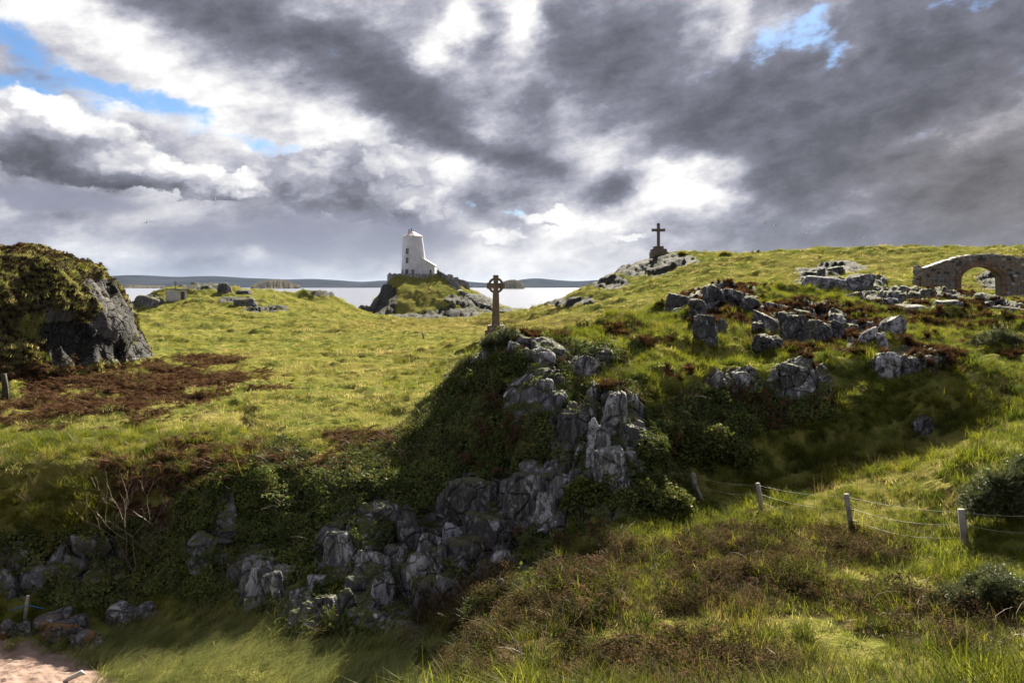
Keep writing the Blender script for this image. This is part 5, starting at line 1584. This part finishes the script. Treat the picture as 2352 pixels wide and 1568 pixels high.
# ---- ruined chapel arch: core wall, then every stone
def ruin():
    d = 62.0
    m = d / FPX
    cv = lambda x, y: ((2220 + x / 8.4) * 0.9408, (600 + y / 8.4) * 0.9408)
    ux = lambda x: ((2220 + x / 8.4) * 0.9408 - UC) * m
    zy = lambda y: EYE - ((600 + y / 8.4) * 0.9408 - VH) * m
    xc = ux(1478)
    zg = zy(1150) - 0.5
    o = thing('ruined_arch', 'roofless chapel wall of rubble stone with a round-headed arch', 'ruin', (xc, d, zg))
    top = [(350, 465), (600, 372), (800, 310), (1000, 252), (1300, 202), (1650, 180), (2000, 215), (2352, 270), (2700, 330), (3050, 420)]
    tx = [ux(a) - xc for a, b in top]; tz = [zy(b) - zg for a, b in top]
    xl, xr = tx[0], tx[-1]
    wi = (ux(1895) - ux(1060)) / 2                       # half opening
    zs = zy(700) - zg; zcr = zy(425) - zg; rise = zcr - zs
    th = 0.80
    def inner(x):
        return zs + rise * math.sqrt(max(0.0, 1 - (x / wi) ** 2)) if abs(x) < wi else -1
    # core
    xs = sorted(set(list(np.linspace(xl, -wi, 26)) + list(np.linspace(-wi, wi, 41)) + list(np.linspace(wi, xr, 30))))
    V, F = [], []
    for x in xs:
        t = float(np.interp(x, tx, tz)) - 0.04
        b = inner(x) if abs(x) < wi - 1e-6 else 0.0
        for y in (0.035, th - 0.035):
            V += [(x, y, b), (x, y, t)]
    for i in range(len(xs) - 1):
        a, c = 4 * i, 4 * i + 4
        xm = (xs[i] + xs[i + 1]) / 2
        F += [(a, c, c + 1, a + 1), (a + 2, a + 3, c + 3, c + 2), (a + 1, c + 1, c + 3, a + 3)]
        if abs(xm) < wi:
            F.append((a, a + 2, c + 2, c))
    F += [(0, 1, 3, 2), (4 * len(xs) - 4, 4 * len(xs) - 2, 4 * len(xs) - 1, 4 * len(xs) - 3)]
    # jamb cheeks
    for sx, flip in ((-wi, 0), (wi, 1)):
        k = len(V)
        V += [(sx, 0.035, 0), (sx, th - 0.035, 0), (sx, th - 0.035, zs), (sx, 0.035, zs)]
        F.append((k, k + 1, k + 2, k + 3))
    part('wall_core', mesh_np('wall_core', V, F, weathered("lime_mortar", (0.10, 0.085, 0.075), (0.18, 0.155, 0.135), 3.0), False), None, o)
    q = random.Random(3)
    mats = [weathered("rubble_brown", (0.13, 0.10, 0.085), (0.22, 0.18, 0.15), 4.0), weathered("rubble_grey", (0.10, 0.10, 0.105), (0.20, 0.195, 0.20), 4.0), weathered("rubble_dark", (0.03, 0.03, 0.035), (0.07, 0.065, 0.07), 4.0), weathered("rubble_pale", (0.25, 0.23, 0.22), (0.36, 0.34, 0.33), 4.0)]
    stones = []
    for k in range(16):
        me = box(1, 1, 1, 0.09, 0.045, k)
        me.materials.append(mats[(0, 0, 1, 0, 1, 2, 0, 1, 0, 3, 0, 1, 2, 0, 1, 0)[k]])
        stones.append(me)
    ringw = 0.50
    def ring_out(x, z):
        """inside the dressed arch ring?"""
        if z < zs:
            return abs(x) < wi + ringw * 0.9
        return (x / (wi + ringw)) ** 2 + ((z - zs) / (rise + ringw)) ** 2 < 1
    for face, ylo in (('front', 0.0), ('back', th - 0.05)):
        z = 0.0
        while z < max(tz):
            h = q.uniform(0.17, 0.27)
            x = xl + 0.02
            while x < min(xr, 5.2) - 0.1:
                w = q.uniform(0.20, 0.46)
                xm, zm = x + w / 2, z + h / 2
                if z + h < float(np.interp(xm, tx, tz)) - 0.02 and not ring_out(xm, zm + 0.05) and x + w < xr and (face == 'front' or q.random() < 0.0):
                    dd = q.uniform(0.10, 0.16)
                    part('stone', q.choice(stones), None, o, (xm, 0.035 + dd / 2 - q.uniform(0.03, 0.075), z + 0.012), (0, q.gauss(0, 0.03), 0), (w - 0.03, dd, h - 0.025))
                x += w
            z += h
    # dressed ring and jambs
    mv = [weathered("dressed_%d" % k, c1, c2, 3.0) for k, (c1, c2) in enumerate((((0.12, 0.075, 0.06), (0.18, 0.115, 0.09)), ((0.16, 0.105, 0.085), (0.22, 0.15, 0.12)), ((0.09, 0.065, 0.055), (0.14, 0.10, 0.085))))]
    nv = 15
    for i in range(nv):
        a0, a1 = math.pi * i / nv, math.pi * (i + 1) / nv
        a0 += 0.006; a1 -= 0.006
        V = []
        for y in (-0.06, th + 0.02):
            for a, r in ((a0, 0), (a1, 0), (a1, 1), (a0, 1)):
                V.append(((wi - 0.02 + r * ringw) * math.cos(a), y, zs + (rise - 0.02 + r * ringw * 0.85) * math.sin(a)))
        F = [(0, 1, 2, 3), (7, 6, 5, 4), (0, 4, 5, 1), (1, 5, 6, 2), (2, 6, 7, 3), (3, 7, 4, 0)]
        part('voussoir', mesh_np('voussoir', V, F, mv[q.randrange(3)], False), None, o)
        # roll moulding standing proud inside the ring
        V = []
        for y in (-0.12, 0.0):
            for a, r in ((a0, 0.55), (a1, 0.55), (a1, 0.95), (a0, 0.95)):
                V.append(((wi + r * ringw) * math.cos(a), y, zs + (rise + r * ringw * 0.85) * math.sin(a)))
        part('moulding', mesh_np('moulding', V, F, mv[(i + 1) % 3], False), None, o)
    for s in (-1, 1):
        z = 0.0
        while z < zs - 0.05:
            h = min(q.uniform(0.30, 0.48), zs - z)
            w = q.uniform(0.36, 0.5)
            part('jamb_stone', box(w, th + 0.10, h - 0.015, 0.02), mv[q.randrange(3)], o, (s * (wi - 0.015 + w / 2), th / 2, z + 0.005))
            z += h
    # coping of loose pale stones along the top
    x = xl
    while x < min(xr, 5.0):
        w = q.uniform(0.22, 0.45)
        t = float(np.interp(x + w / 2, tx, tz)); t2 = float(np.interp(x + w, tx, tz))
        part('coping_stone', stones[9] if q.random() < 0.55 else stones[2], None, o, (x + w / 2, th / 2, t - 0.07), (0, math.atan2(t - t2, w / 2), q.gauss(0, 0.05)), (w, th + q.uniform(-0.05, 0.12), q.uniform(0.12, 0.2)))
        x += w
    # broken stub of the return wall behind the left end
    s = thing('ruined_pier', 'jagged stub of rubble wall behind the left end of the arch', 'ruin', (ux(290) * (d + 2.6) / d, d + 2.6, zg))
    hh = zy(330) - zg
    z = 0.0
    while z < hh:
        h = q.uniform(0.16, 0.26)
        x = -0.78 + (0.12 * z / hh)
        while x < 0.85:
            w = q.uniform(0.22, 0.5)
            if z < hh - 0.25 - 0.25 * abs(x) * q.random():
                part('stone', q.choice(stones), None, s, (x + w / 2, q.gauss(0, 0.03), z), (0, q.gauss(0, 0.05), q.gauss(0, 0.05)), (w - 0.02, 0.85, h - 0.02))
            x += w
        z += h
ruin()

# ---- little white hut on the headland, with its mast
def hut():
    d = hit(400, 693, 100, 200).y
    m = d / FPX
    x = (398 - UC) * m
    z = EYE - (696 - VH) * m
    o = thing('stone_hut', 'small flat-roofed whitewashed hut on the headland', 'hut', (x, d + 1.2, z), math.radians(-24))
    w = part('wall', box(2.3, 2.3, 2.05), MAT_CONCRETE, o)
    part('roof', box(2.62, 2.46, 0.22, 0.02), weathered("hut_roof", (0.12, 0.11, 0.10), (0.2, 0.19, 0.17), 2.0), o, (0, 0, 2.15))
    part('doorway', box(0.08, 0.7, 1.5), MAT_DARKWOOD, o, (1.21, 0.2, 0.35))
    ms = thing('signal_mast', 'thin mast with a small ring on the hut roof', 'mast', (x - 0.2, d + 1.3, z + 2.37))
    bm = bmesh.new(); bmesh.ops.create_cone(bm, segments=8, radius1=0.05, radius2=0.04, depth=1.15, cap_ends=True); bmesh.ops.translate(bm, vec=(0, 0, 0.575), verts=bm.verts)
    part('pole', mesh_of(bm), MAT_DARKPOST, ms)
    V, F, n = [], [], 20
    for k in range(n):
        a = 2 * math.pi * k / n
        for r, y in ((0.26, -0.03), (0.26, 0.03), (0.18, 0.03), (0.18, -0.03)):
            V.append((r * math.cos(a), y, 0.95 + r * math.sin(a)))
    for k in range(n):
        for j in range(4):
            F.append((4 * k + j, 4 * k + (j + 1) % 4, 4 * ((k + 1) % n) + (j + 1) % 4, 4 * ((k + 1) % n) + j))
    part('ring', mesh_np('ring', V, F, MAT_DARKPOST, False), None, ms)
hut()

# ---- fence of four posts and three wires
def tube(pts, r, n=6, cap=True):
    bm = bmesh.new()
    pts = [Vector(p) for p in pts]
    rings = []
    for i, p in enumerate(pts):
        d = (pts[min(i + 1, len(pts) - 1)] - pts[max(i - 1, 0)]).normalized()
        a = d.orthogonal().normalized(); b = d.cross(a)
        rr = r if not isinstance(r, (list, tuple)) else r[i]
        rings.append([bm.verts.new(p + a * math.cos(2 * math.pi * k / n) * rr + b * math.sin(2 * math.pi * k / n) * rr) for k in range(n)])
    for q, w in zip(rings[:-1], rings[1:]):
        for k in range(n):
            bm.faces.new((q[k], q[(k + 1) % n], w[(k + 1) % n], w[k]))
    if cap:
        bm.faces.new(rings[0][::-1]); bm.faces.new(rings[-1])
    bmesh.ops.recalc_face_normals(bm, faces=bm.faces[:])
    return mesh_of(bm, smooth=True)

def fence():
    spec = [((1592, 1089), (1603, 1140), 0.075), ((1740, 1109), (1753, 1168), 0.055), ((1944, 1134), (1958, 1210), 0.06), ((2208, 1169), (2220, 1252), 0.07), ((2470, 1168), (2478, 1270), 0.07)]
    tops, o, org = [], None, None
    for i, ((tu, tv), (bu, bv), r) in enumerate(spec):
        b = hit(bu, bv)
        t = Vector(P(tu, tv, b.y + 0.05 * (i % 2)))
        if o is None:
            org = b.copy()
            o = thing('wire_fence', 'leaning grey post and wire fence across the grassy hollow', 'fence', b)
        foot = b - Vector((0, 0, 0.35)) - org
        top = t - org
        cap = [top + (top - foot).normalized() * 0.06] if i == 0 else []
        part('post', tube([foot, foot.lerp(top, 0.5) + Vector((0.01, 0, 0)), top] + cap, [r, r * 0.97, r * 0.95] + ([0.012] if cap else []), 8), MAT_POST, o)
        tops.append((foot + Vector((0, 0, 0.35)), top))
    b = hit(1625, 1156) - org
    part('brace', tube([b - Vector((0, 0, 0.2)), tops[0][0].lerp(tops[0][1], 0.55)], 0.05, 8), MAT_POST, o)
    for k, fr in enumerate((0.93, 0.58, 0.24)):
        for (f0, t0), (f1, t1) in zip(tops[:-1], tops[1:]):
            a = f0.lerp(t0, fr); c = f1.lerp(t1, fr)
            pts = []
            for j in range(9):
                s = j / 8
                p = a.lerp(c, s); p.z -= 0.10 * math.sin(math.pi * s) * (0.6 + 0.5 * k)
                p.y -= 0.06
                pts.append(p)
            part('wire', tube(pts, 0.0042, 4), MAT_WIRE, o)
fence()

# ---- loose posts and shore things
def post(label, tu, tv, bu, bv, r, mat, name='wooden_post', n=8):
    b = hit(bu, bv)
    t = Vector(P(tu, tv, b.y))
    o = link(name, tube([Vector((0, 0, -0.3)), (t - b) * 0.5 + Vector((0.01, 0.01, 0)), t - b], [r, r * 0.95, r * 0.85], n), None, b)
    o.data.materials.append(mat)
    return tag(o, label, 'post'), b, t
post('short weathered stump of a post alone in the meadow', 970.5, 763, 973, 778, 0.10, MAT_POST)
post('dark ivy-clad post below the rocky hill', 8, 858, 14, 918, 0.14, MAT_DARKPOST)
post('thin stake in the grass beyond the rocky hill', 364, 742, 364.5, 750, 0.07, MAT_DARKPOST)
post('low stake in the meadow below the hut', 478, 716, 478.5, 722, 0.09, MAT_DARKPOST)
_, pb, ptop = post('pale leaning pole stuck in the beach rocks', 64, 1367, 53, 1430, 0.045, MAT_POST, 'beach_pole')
def rope():
    D = pb.y
    a = Vector(P(-40, 1413, D + 0.4)); b = pb.lerp(ptop, 0.66); c = hit(100, 1424); c.z += 0.25
    V = []
    pts = [a.lerp(b, k / 8) - Vector((0, 0, 0.05 * math.sin(math.pi * k / 8))) for k in range(9)] + [b + Vector((0.0, -0.06, -0.02))] + [b.lerp(c, k / 6) for k in range(1, 7)]
    o = link('blue_rope', tube([p - b for p in pts], 0.014, 6), None, b)
    o.data.materials.append(MAT_ROPE)
    tag(o, 'thin blue rope tied to the leaning beach pole', 'rope')
rope()
def driftwood():
    b = hit(176, 1564)
    o = link('driftwood', tube([(-0.25, 0, 0.0), (-0.05, 0.02, 0.09), (0.1, 0.0, 0.17), (0.17, 0.02, 0.13)], [0.03, 0.05, 0.055, 0.02], 8), None, b)
    o.data.materials.append(weathered("bleached_wood", (0.42, 0.38, 0.34), (0.55, 0.51, 0.46), 5.0))
    tag(o, 'bleached driftwood end on the sandy grass', 'driftwood')
driftwood()
# ------------------------------------------------------------------ bushes, people, birds
def bush(name, label, u, vb, wpx, hpx, kind, count, size, cat='bush', depth=0.8, d=None, seed=1, flat=1.0, stemmat=None, lift=0.0):
    b = hit(u, vb) if d is None else Vector(P(u, vb, d))
    m = b.y / FPX
    w, h = wpx * m / 2, hpx * m
    q = np.random.default_rng(seed)
    o = thing(name, label, cat, b)
    # crown: sprigs on many ragged lobes of unequal size, with gaps between
    P_, N_ = [], []
    nl = 36
    lobes = []
    for k in range(nl):
        x = q.uniform(-1.0, 1.0)
        top = (1 - abs(x) ** 1.6) * q.uniform(0.30, 1.0)
        lobes.append((x * w, q.uniform(-0.6, 0.6) * w * depth, max(0.08, top * q.uniform(0.35, 0.85)) * h, q.uniform(0.08, 0.26)))
    for k in range(count):
        lx, ly, lz, lr = lobes[int(q.integers(0, nl))]
        v = q.normal(size=3); v /= np.linalg.norm(v)
        rr = lr * (0.3 + 0.7 * q.random() ** 0.5) * (1.35 if q.random() < 0.08 else 1.0)
        p = np.array([lx + v[0] * rr * w, ly + v[1] * rr * w * depth, lz + v[2] * rr * h * 0.9])
        if p[2] < -0.05:
            p[2] = abs(p[2]) * 0.4
        P_.append(p); N_.append(v * 0.8 + np.array([0, 0, 0.6]))
    cr = grow('crown', kind, np.array(P_), np.array(N_), q.uniform(0.55, 1.5, count) * size, q.random(count), parent=o, rnd=q)
    mb = MB()
    rr = random.Random(seed)
    for k in range(nl):
        p = Vector((rr.gauss(0, 0.1) * w, rr.gauss(0, 0.1) * w, -0.15)); e = lobes[k]
        pts = [p, p.lerp(Vector(e[:3]), 0.5) + Vector((rr.gauss(0, .06), rr.gauss(0, .06), 0)), Vector(e[:3])]
        stem(mb, pts, max(0.012, 0.02 * w), 0.1)
    part('stems', mb.mesh('stems', MAT_DARKPOST), None, o)
    return o
bush('gorse_bush', 'grey-green gorse bush at the foot of the wheel-headed cross', 1158, 800, 92, 46, 'gorse', 900, 0.85, seed=2)
bush('gorse_bush', 'big dark gorse bush beyond the last fence post', 2335, 1178, 200, 140, 'gorse', 2600, 0.9, seed=3, depth=0.6)
bush('gorse_bush', 'dark gorse bush at the lower right edge', 2300, 1395, 190, 105, 'gorse', 2200, 0.62, seed=4)
bush('gorse_bush', 'small pale gorse clump left of the lower dark gorse', 2180, 1390, 70, 50, 'gorse', 420, 0.5, seed=14)
bush('ivy_bush', 'rounded ivy-covered bush on the shaded slope', 1632, 1062, 170, 92, 'ivy', 520, 0.95, seed=5, depth=0.8)
bush('scrub_bush', 'blue-green scrub cushion on the grassy crest', 2290, 790, 90, 36, 'gorse', 500, 0.9, seed=6)
bush('skyline_bush', 'small grassy bush on the skyline beside the plain cross', 1567, 586, 18, 8, 'longgrass', 70, 1.6, seed=7)
bush('skyline_bush', 'low grassy bush on the skyline further along the ridge', 1665, 586, 26, 7, 'longgrass', 80, 1.5, seed=8)
bush('ivy_bush', 'trailing ivy mass hanging down the low cliff', 655, 1290, 120, 200, 'ivy', 1100, 1.05, seed=9, depth=0.35, d=21.6)
bush('ivy_bush', 'ivy mass above the pale rounded rock', 860, 1160, 130, 90, 'ivy', 700, 1.0, seed=10, depth=0.5, d=22.2)
bush('ivy_bush', 'ivy clump between the buttress and the rounded slab', 1352, 1165, 70, 100, 'ivy', 420, 0.95, seed=11, depth=0.5, d=18.9)
bush('ivy_bush', 'low dark ivy scrub right of the buttress foot', 1485, 1160, 170, 62, 'ivy', 380, 0.85, seed=12, depth=0.9)

def bare_shrub():
    """leafless shrub: forking bleached stems"""
    b = hit(320, 1320)
    m = b.y / FPX
    o = thing('bare_shrub', 'leafless shrub with bleached forking stems on the bank', 'shrub', b)
    q = random.Random(21)
    def grow_stem(p, d, L, r, depth):
        pts = [p]
        for k in range(5):
            d = (d + Vector((q.gauss(0, .16), q.gauss(0, .12), q.gauss(0.03, .10)))).normalized()
            p = p + d * L / 5
            pts.append(p)
        mb = MB()
        stem(mb, pts, r, q.random())
        out = [mb]
        if depth:
            for k in range(q.choice((2, 3, 3))):
                j = q.choice((2, 3, 4, 5))
                dd = (d + Vector((q.gauss(0, .6), q.gauss(0, .35), q.gauss(0.1, .3)))).normalized()
                out += grow_stem(pts[j], dd, L * q.uniform(0.45, 0.75), r * 0.62, depth - 1)
        return out
    for k in range(6):
        a = q.uniform(-0.8, 0.8)
        tot = MB()
        for mb in grow_stem(Vector((q.gauss(0, .12), q.gauss(0, .1), -0.1)), Vector((a, -0.15, 1)).normalized(), q.uniform(1.0, 1.7), 0.022, 3):
            tot.add(mb.v, mb.f, mb.h)
        part('branch', tot.mesh('branch', MAT_TWIG), None, o)
bare_shrub()

# ---- people: one skinned surface each, clothes by height
def person_mat(name, top, legs, hair=(0.03, 0.02, 0.015), zl=0.9, zt=1.45):
    m, T = new_mat(name)
    z = T.sep(T.n('ShaderNodeTexCoord').outputs['Object'])[2]
    n = T.noise(T.n('ShaderNodeTexCoord').outputs['Object'], 6.0, 3, 0.6)
    c = T.mix(T.mr(z, zl - 0.02, zl + 0.02), legs, top)
    c = T.mix(T.mr(z, zt - 0.01, zt + 0.02), c, (0.42, 0.27, 0.20, 1))
    c = T.mix(T.mr(z, zt + 0.18, zt + 0.21), c, hair)
    bsdf(T, T.mix(0.35, c, T.mix(1.0, c, n, 'MULTIPLY')), 0.85)
    return m

def person(label, loc, face, top, legs, sit=False, group=None, turn=1.0):
    """body grown over a skeleton: pelvis, spine, head, two arms with hands, two legs with feet"""
    J = {'pel': (0, 0, 0.92), 'chest': (0, 0, 1.25), 'neck': (0, 0, 1.46), 'chin': (0, -0.02, 1.54), 'crown': (0, -0.01, 1.70),
         'shl': (-0.19, 0, 1.38), 'ell': (-0.25, 0.03, 1.12), 'hal': (-0.22, -0.10, 0.90), 'fil': (-0.21, -0.14, 0.80),
         'shr': (0.19, 0, 1.38), 'elr': (0.26, 0.03, 1.12), 'har': (0.20, -0.16, 0.98), 'fir': (0.17, -0.22, 0.92),
         'hl': (-0.10, 0, 0.88), 'kl': (-0.11, -0.03, 0.48), 'al': (-0.12, 0.04, 0.08), 'tl': (-0.13, -0.14, 0.03),
         'hr': (0.10, 0, 0.88), 'kr': (0.12, -0.08, 0.48), 'ar': (0.13, 0.02, 0.08), 'tr': (0.15, -0.16, 0.03)}
    if sit:
        for k, p in {'kl': (-0.13, -0.42, 0.98), 'al': (-0.13, -0.46, 0.55), 'tl': (-0.13, -0.62, 0.52), 'kr': (0.13, -0.42, 0.98), 'ar': (0.14, -0.48, 0.55), 'tr': (0.14, -0.64, 0.52), 'hal': (-0.14, -0.30, 1.02), 'fil': (-0.12, -0.38, 1.02), 'har': (0.14, -0.30, 1.02), 'fir': (0.12, -0.38, 1.02)}.items():
            J[k] = p
    rad = {'pel': .15, 'chest': .165, 'neck': .06, 'chin': .085, 'crown': .08, 'shl': .075, 'ell': .05, 'hal': .035, 'fil': .028, 'shr': .075, 'elr': .05, 'har': .035, 'fir': .028,
           'hl': .10, 'kl': .065, 'al': .045, 'tl': .04, 'hr': .10, 'kr': .065, 'ar': .045, 'tr': .04}
    names = list(J)
    E = [('pel', 'chest'), ('chest', 'neck'), ('neck', 'chin'), ('chin', 'crown'), ('chest', 'shl'), ('shl', 'ell'), ('ell', 'hal'), ('hal', 'fil'), ('chest', 'shr'), ('shr', 'elr'), ('elr', 'har'), ('har', 'fir'),
         ('pel', 'hl'), ('hl', 'kl'), ('kl', 'al'), ('al', 'tl'), ('pel', 'hr'), ('hr', 'kr'), ('kr', 'ar'), ('ar', 'tr')]
    me = bpy.data.meshes.new('person')
    me.from_pydata([J[k] for k in names], [(names.index(a), names.index(b)) for a, b in E], [])
    o = link('person', me, None, loc, (0, 0, face))
    o.modifiers.new('skin', 'SKIN')
    for i, k in enumerate(names):
        sv_ = me.skin_vertices[0].data[i]
        sv_.radius = (rad[k], rad[k] * (0.75 if k in ('chest', 'pel') else 1.0))
        sv_.use_root = (k == 'pel')
    sb = o.modifiers.new('smooth', 'SUBSURF'); sb.levels = 1; sb.render_levels = 1
    me.materials.append(person_mat('clothes', top, legs))
    return tag(o, label, 'person', group)
def people():
    def at(u, d, dz=0.0):
        x = (u - UC) / FPX * d
        return (x, d, ground_z(x, d) + dz)
    person('person in a dark coat standing right of the lighthouse, the taller of two', at(1012.5, 196.6), 0.3, (0.03, 0.03, 0.035, 1), (0.05, 0.05, 0.07, 1))
    person('person in a brown jacket just left of the taller one by the lighthouse', at(1006.5, 197.6), -0.4, (0.12, 0.075, 0.05, 1), (0.04, 0.04, 0.05, 1))
    person('person with a red-brown top at the left end of the terrace wall', at(892.6, 201.5), 1.2, (0.16, 0.06, 0.05, 1), (0.05, 0.05, 0.06, 1))
    person('person in a dark top next to the one in red-brown on the terrace', at(895.8, 202.5), -1.0, (0.05, 0.05, 0.06, 1), (0.05, 0.05, 0.06, 1))
    person('person in black sitting on the far ridge, left of two', at(1729.5, 122.5, -1.3), 2.8, (0.02, 0.02, 0.025, 1), (0.04, 0.04, 0.05, 1), True)
    person('person in dark red sitting on the far ridge, right of two', at(1741.5, 122.0, -1.25), 3.3, (0.07, 0.025, 0.025, 1), (0.04, 0.04, 0.05, 1), True)
people()

# ---- gulls
def gulls():
    m, T = new_mat("gull_plumage")
    y = T.sep(T.n('ShaderNodeTexCoord').outputs['Object'])
    n = T.noise(T.n('ShaderNodeTexCoord').outputs['Object'], 5.0, 3, 0.5)
    c = T.mix(T.mr(T.m('ABSOLUTE', y[0]), 0.34, 0.50), T.mix(n, (0.16, 0.16, 0.17, 1), (0.30, 0.30, 0.31, 1)), (0.03, 0.03, 0.03, 1))
    bsdf(T, c, 0.8)
    def gull_mesh(lift, fold):
        bm = bmesh.new()
        # body: spindle along y
        prof = [(-0.24, .005), (-0.20, .03), (-0.10, .055), (0.02, .06), (0.12, .04), (0.20, .02), (0.26, .012)]
        prev = None
        for yy, r in prof:
            ring = [bm.verts.new((r * math.cos(a * math.pi / 4), yy, r * math.sin(a * math.pi / 4))) for a in range(8)]
            if prev:
                for k in range(8):
                    bm.faces.new((prev[k], prev[(k + 1) % 8], ring[(k + 1) % 8], ring[k]))
            prev = ring
        # tail fan
        t = [bm.verts.new(p) for p in ((-0.03, 0.22, 0), (0.03, 0.22, 0), (0.07, 0.36, 0.0), (-0.07, 0.36, 0.0))]
        bm.faces.new(t)
        # wings: arm raised, hand drooping and swept back, with thickness
        for s in (-1, 1):
            st = [(0.03, -0.09, 0.09, 0.0), (0.25, -0.12, 0.08, lift), (0.42, -0.06, 0.10, lift * 0.95), (0.62, 0.10, 0.15, lift * 0.55 - fold)]
            prev = None
            for x, yl, yt, z in st:
                th = 0.012 * (1 - x)
                r = [bm.verts.new((s * x, yl, z)), bm.verts.new((s * x, (yl + yt) / 2, z + th + 0.004)), bm.verts.new((s * x, yt, z)), bm.verts.new((s * x, (yl + yt) / 2, z - 0.004))]
                if prev:
                    for k in range(4):
                        bm.faces.new((prev[k], prev[(k + 1) % 4], r[(k + 1) % 4], r[k]))
                prev = r
            bm.faces.new(prev)
        bmesh.ops.recalc_face_normals(bm, faces=bm.faces[:])
        me = mesh_of(bm, 'gull', True)
        me.materials.append(m)
        return me
    ms = [gull_mesh(0.16, 0.02), gull_mesh(0.05, 0.10), gull_mesh(-0.08, 0.06), gull_mesh(0.26, -0.05)]
    spots_ = [(483, 456, 'gull gliding left of a pair above the meadow sea'), (494, 460, 'gull gliding on the right of that pair, slightly lower'), (325, 511, 'leftmost gull of the low flock over the rocky hill'), (336, 512, 'second gull of the low flock over the rocky hill'),
              (346, 510, 'third gull of the low flock, wings raised'), (358, 509, 'rightmost gull of the low flock'), (1005, 366, 'gull left of a high pair right of the cumulus'), (1015, 364, 'gull on the right of the high pair by the cumulus'), (913, 432, 'single gull in front of the grey cumulus above the lighthouse'),
              (1130, 313, 'single gull under the long dark cloud'), (1262, 527, 'gull low above the wheel-headed cross'), (1757, 514, 'gull above the ridge, left of two close together'), (1781, 517, 'gull above the ridge, right of two close together'),
              (1832, 538, 'gull with arched wings above the ridge'), (1852, 535, 'small gull right of the arched one'), (1737, 552, 'gull lowest above the ridge, over the sitting pair'), (1543, 532, 'gull just right of the plain cross'), (1984, 545, 'farthest right gull over the ridge')]
    q = random.Random(8)
    for i, (u, v, lab) in enumerate(spots_):
        d = q.uniform(150, 230)
        o = link('gull', ms[i % 4], None, P(u, v, d), (q.gauss(0, .12), q.gauss(0, .35), q.uniform(-0.9, 0.9)))
        o.scale = (1.15,) * 3
        tag(o, lab, 'bird', 'gulls wheeling over the island')
gulls()
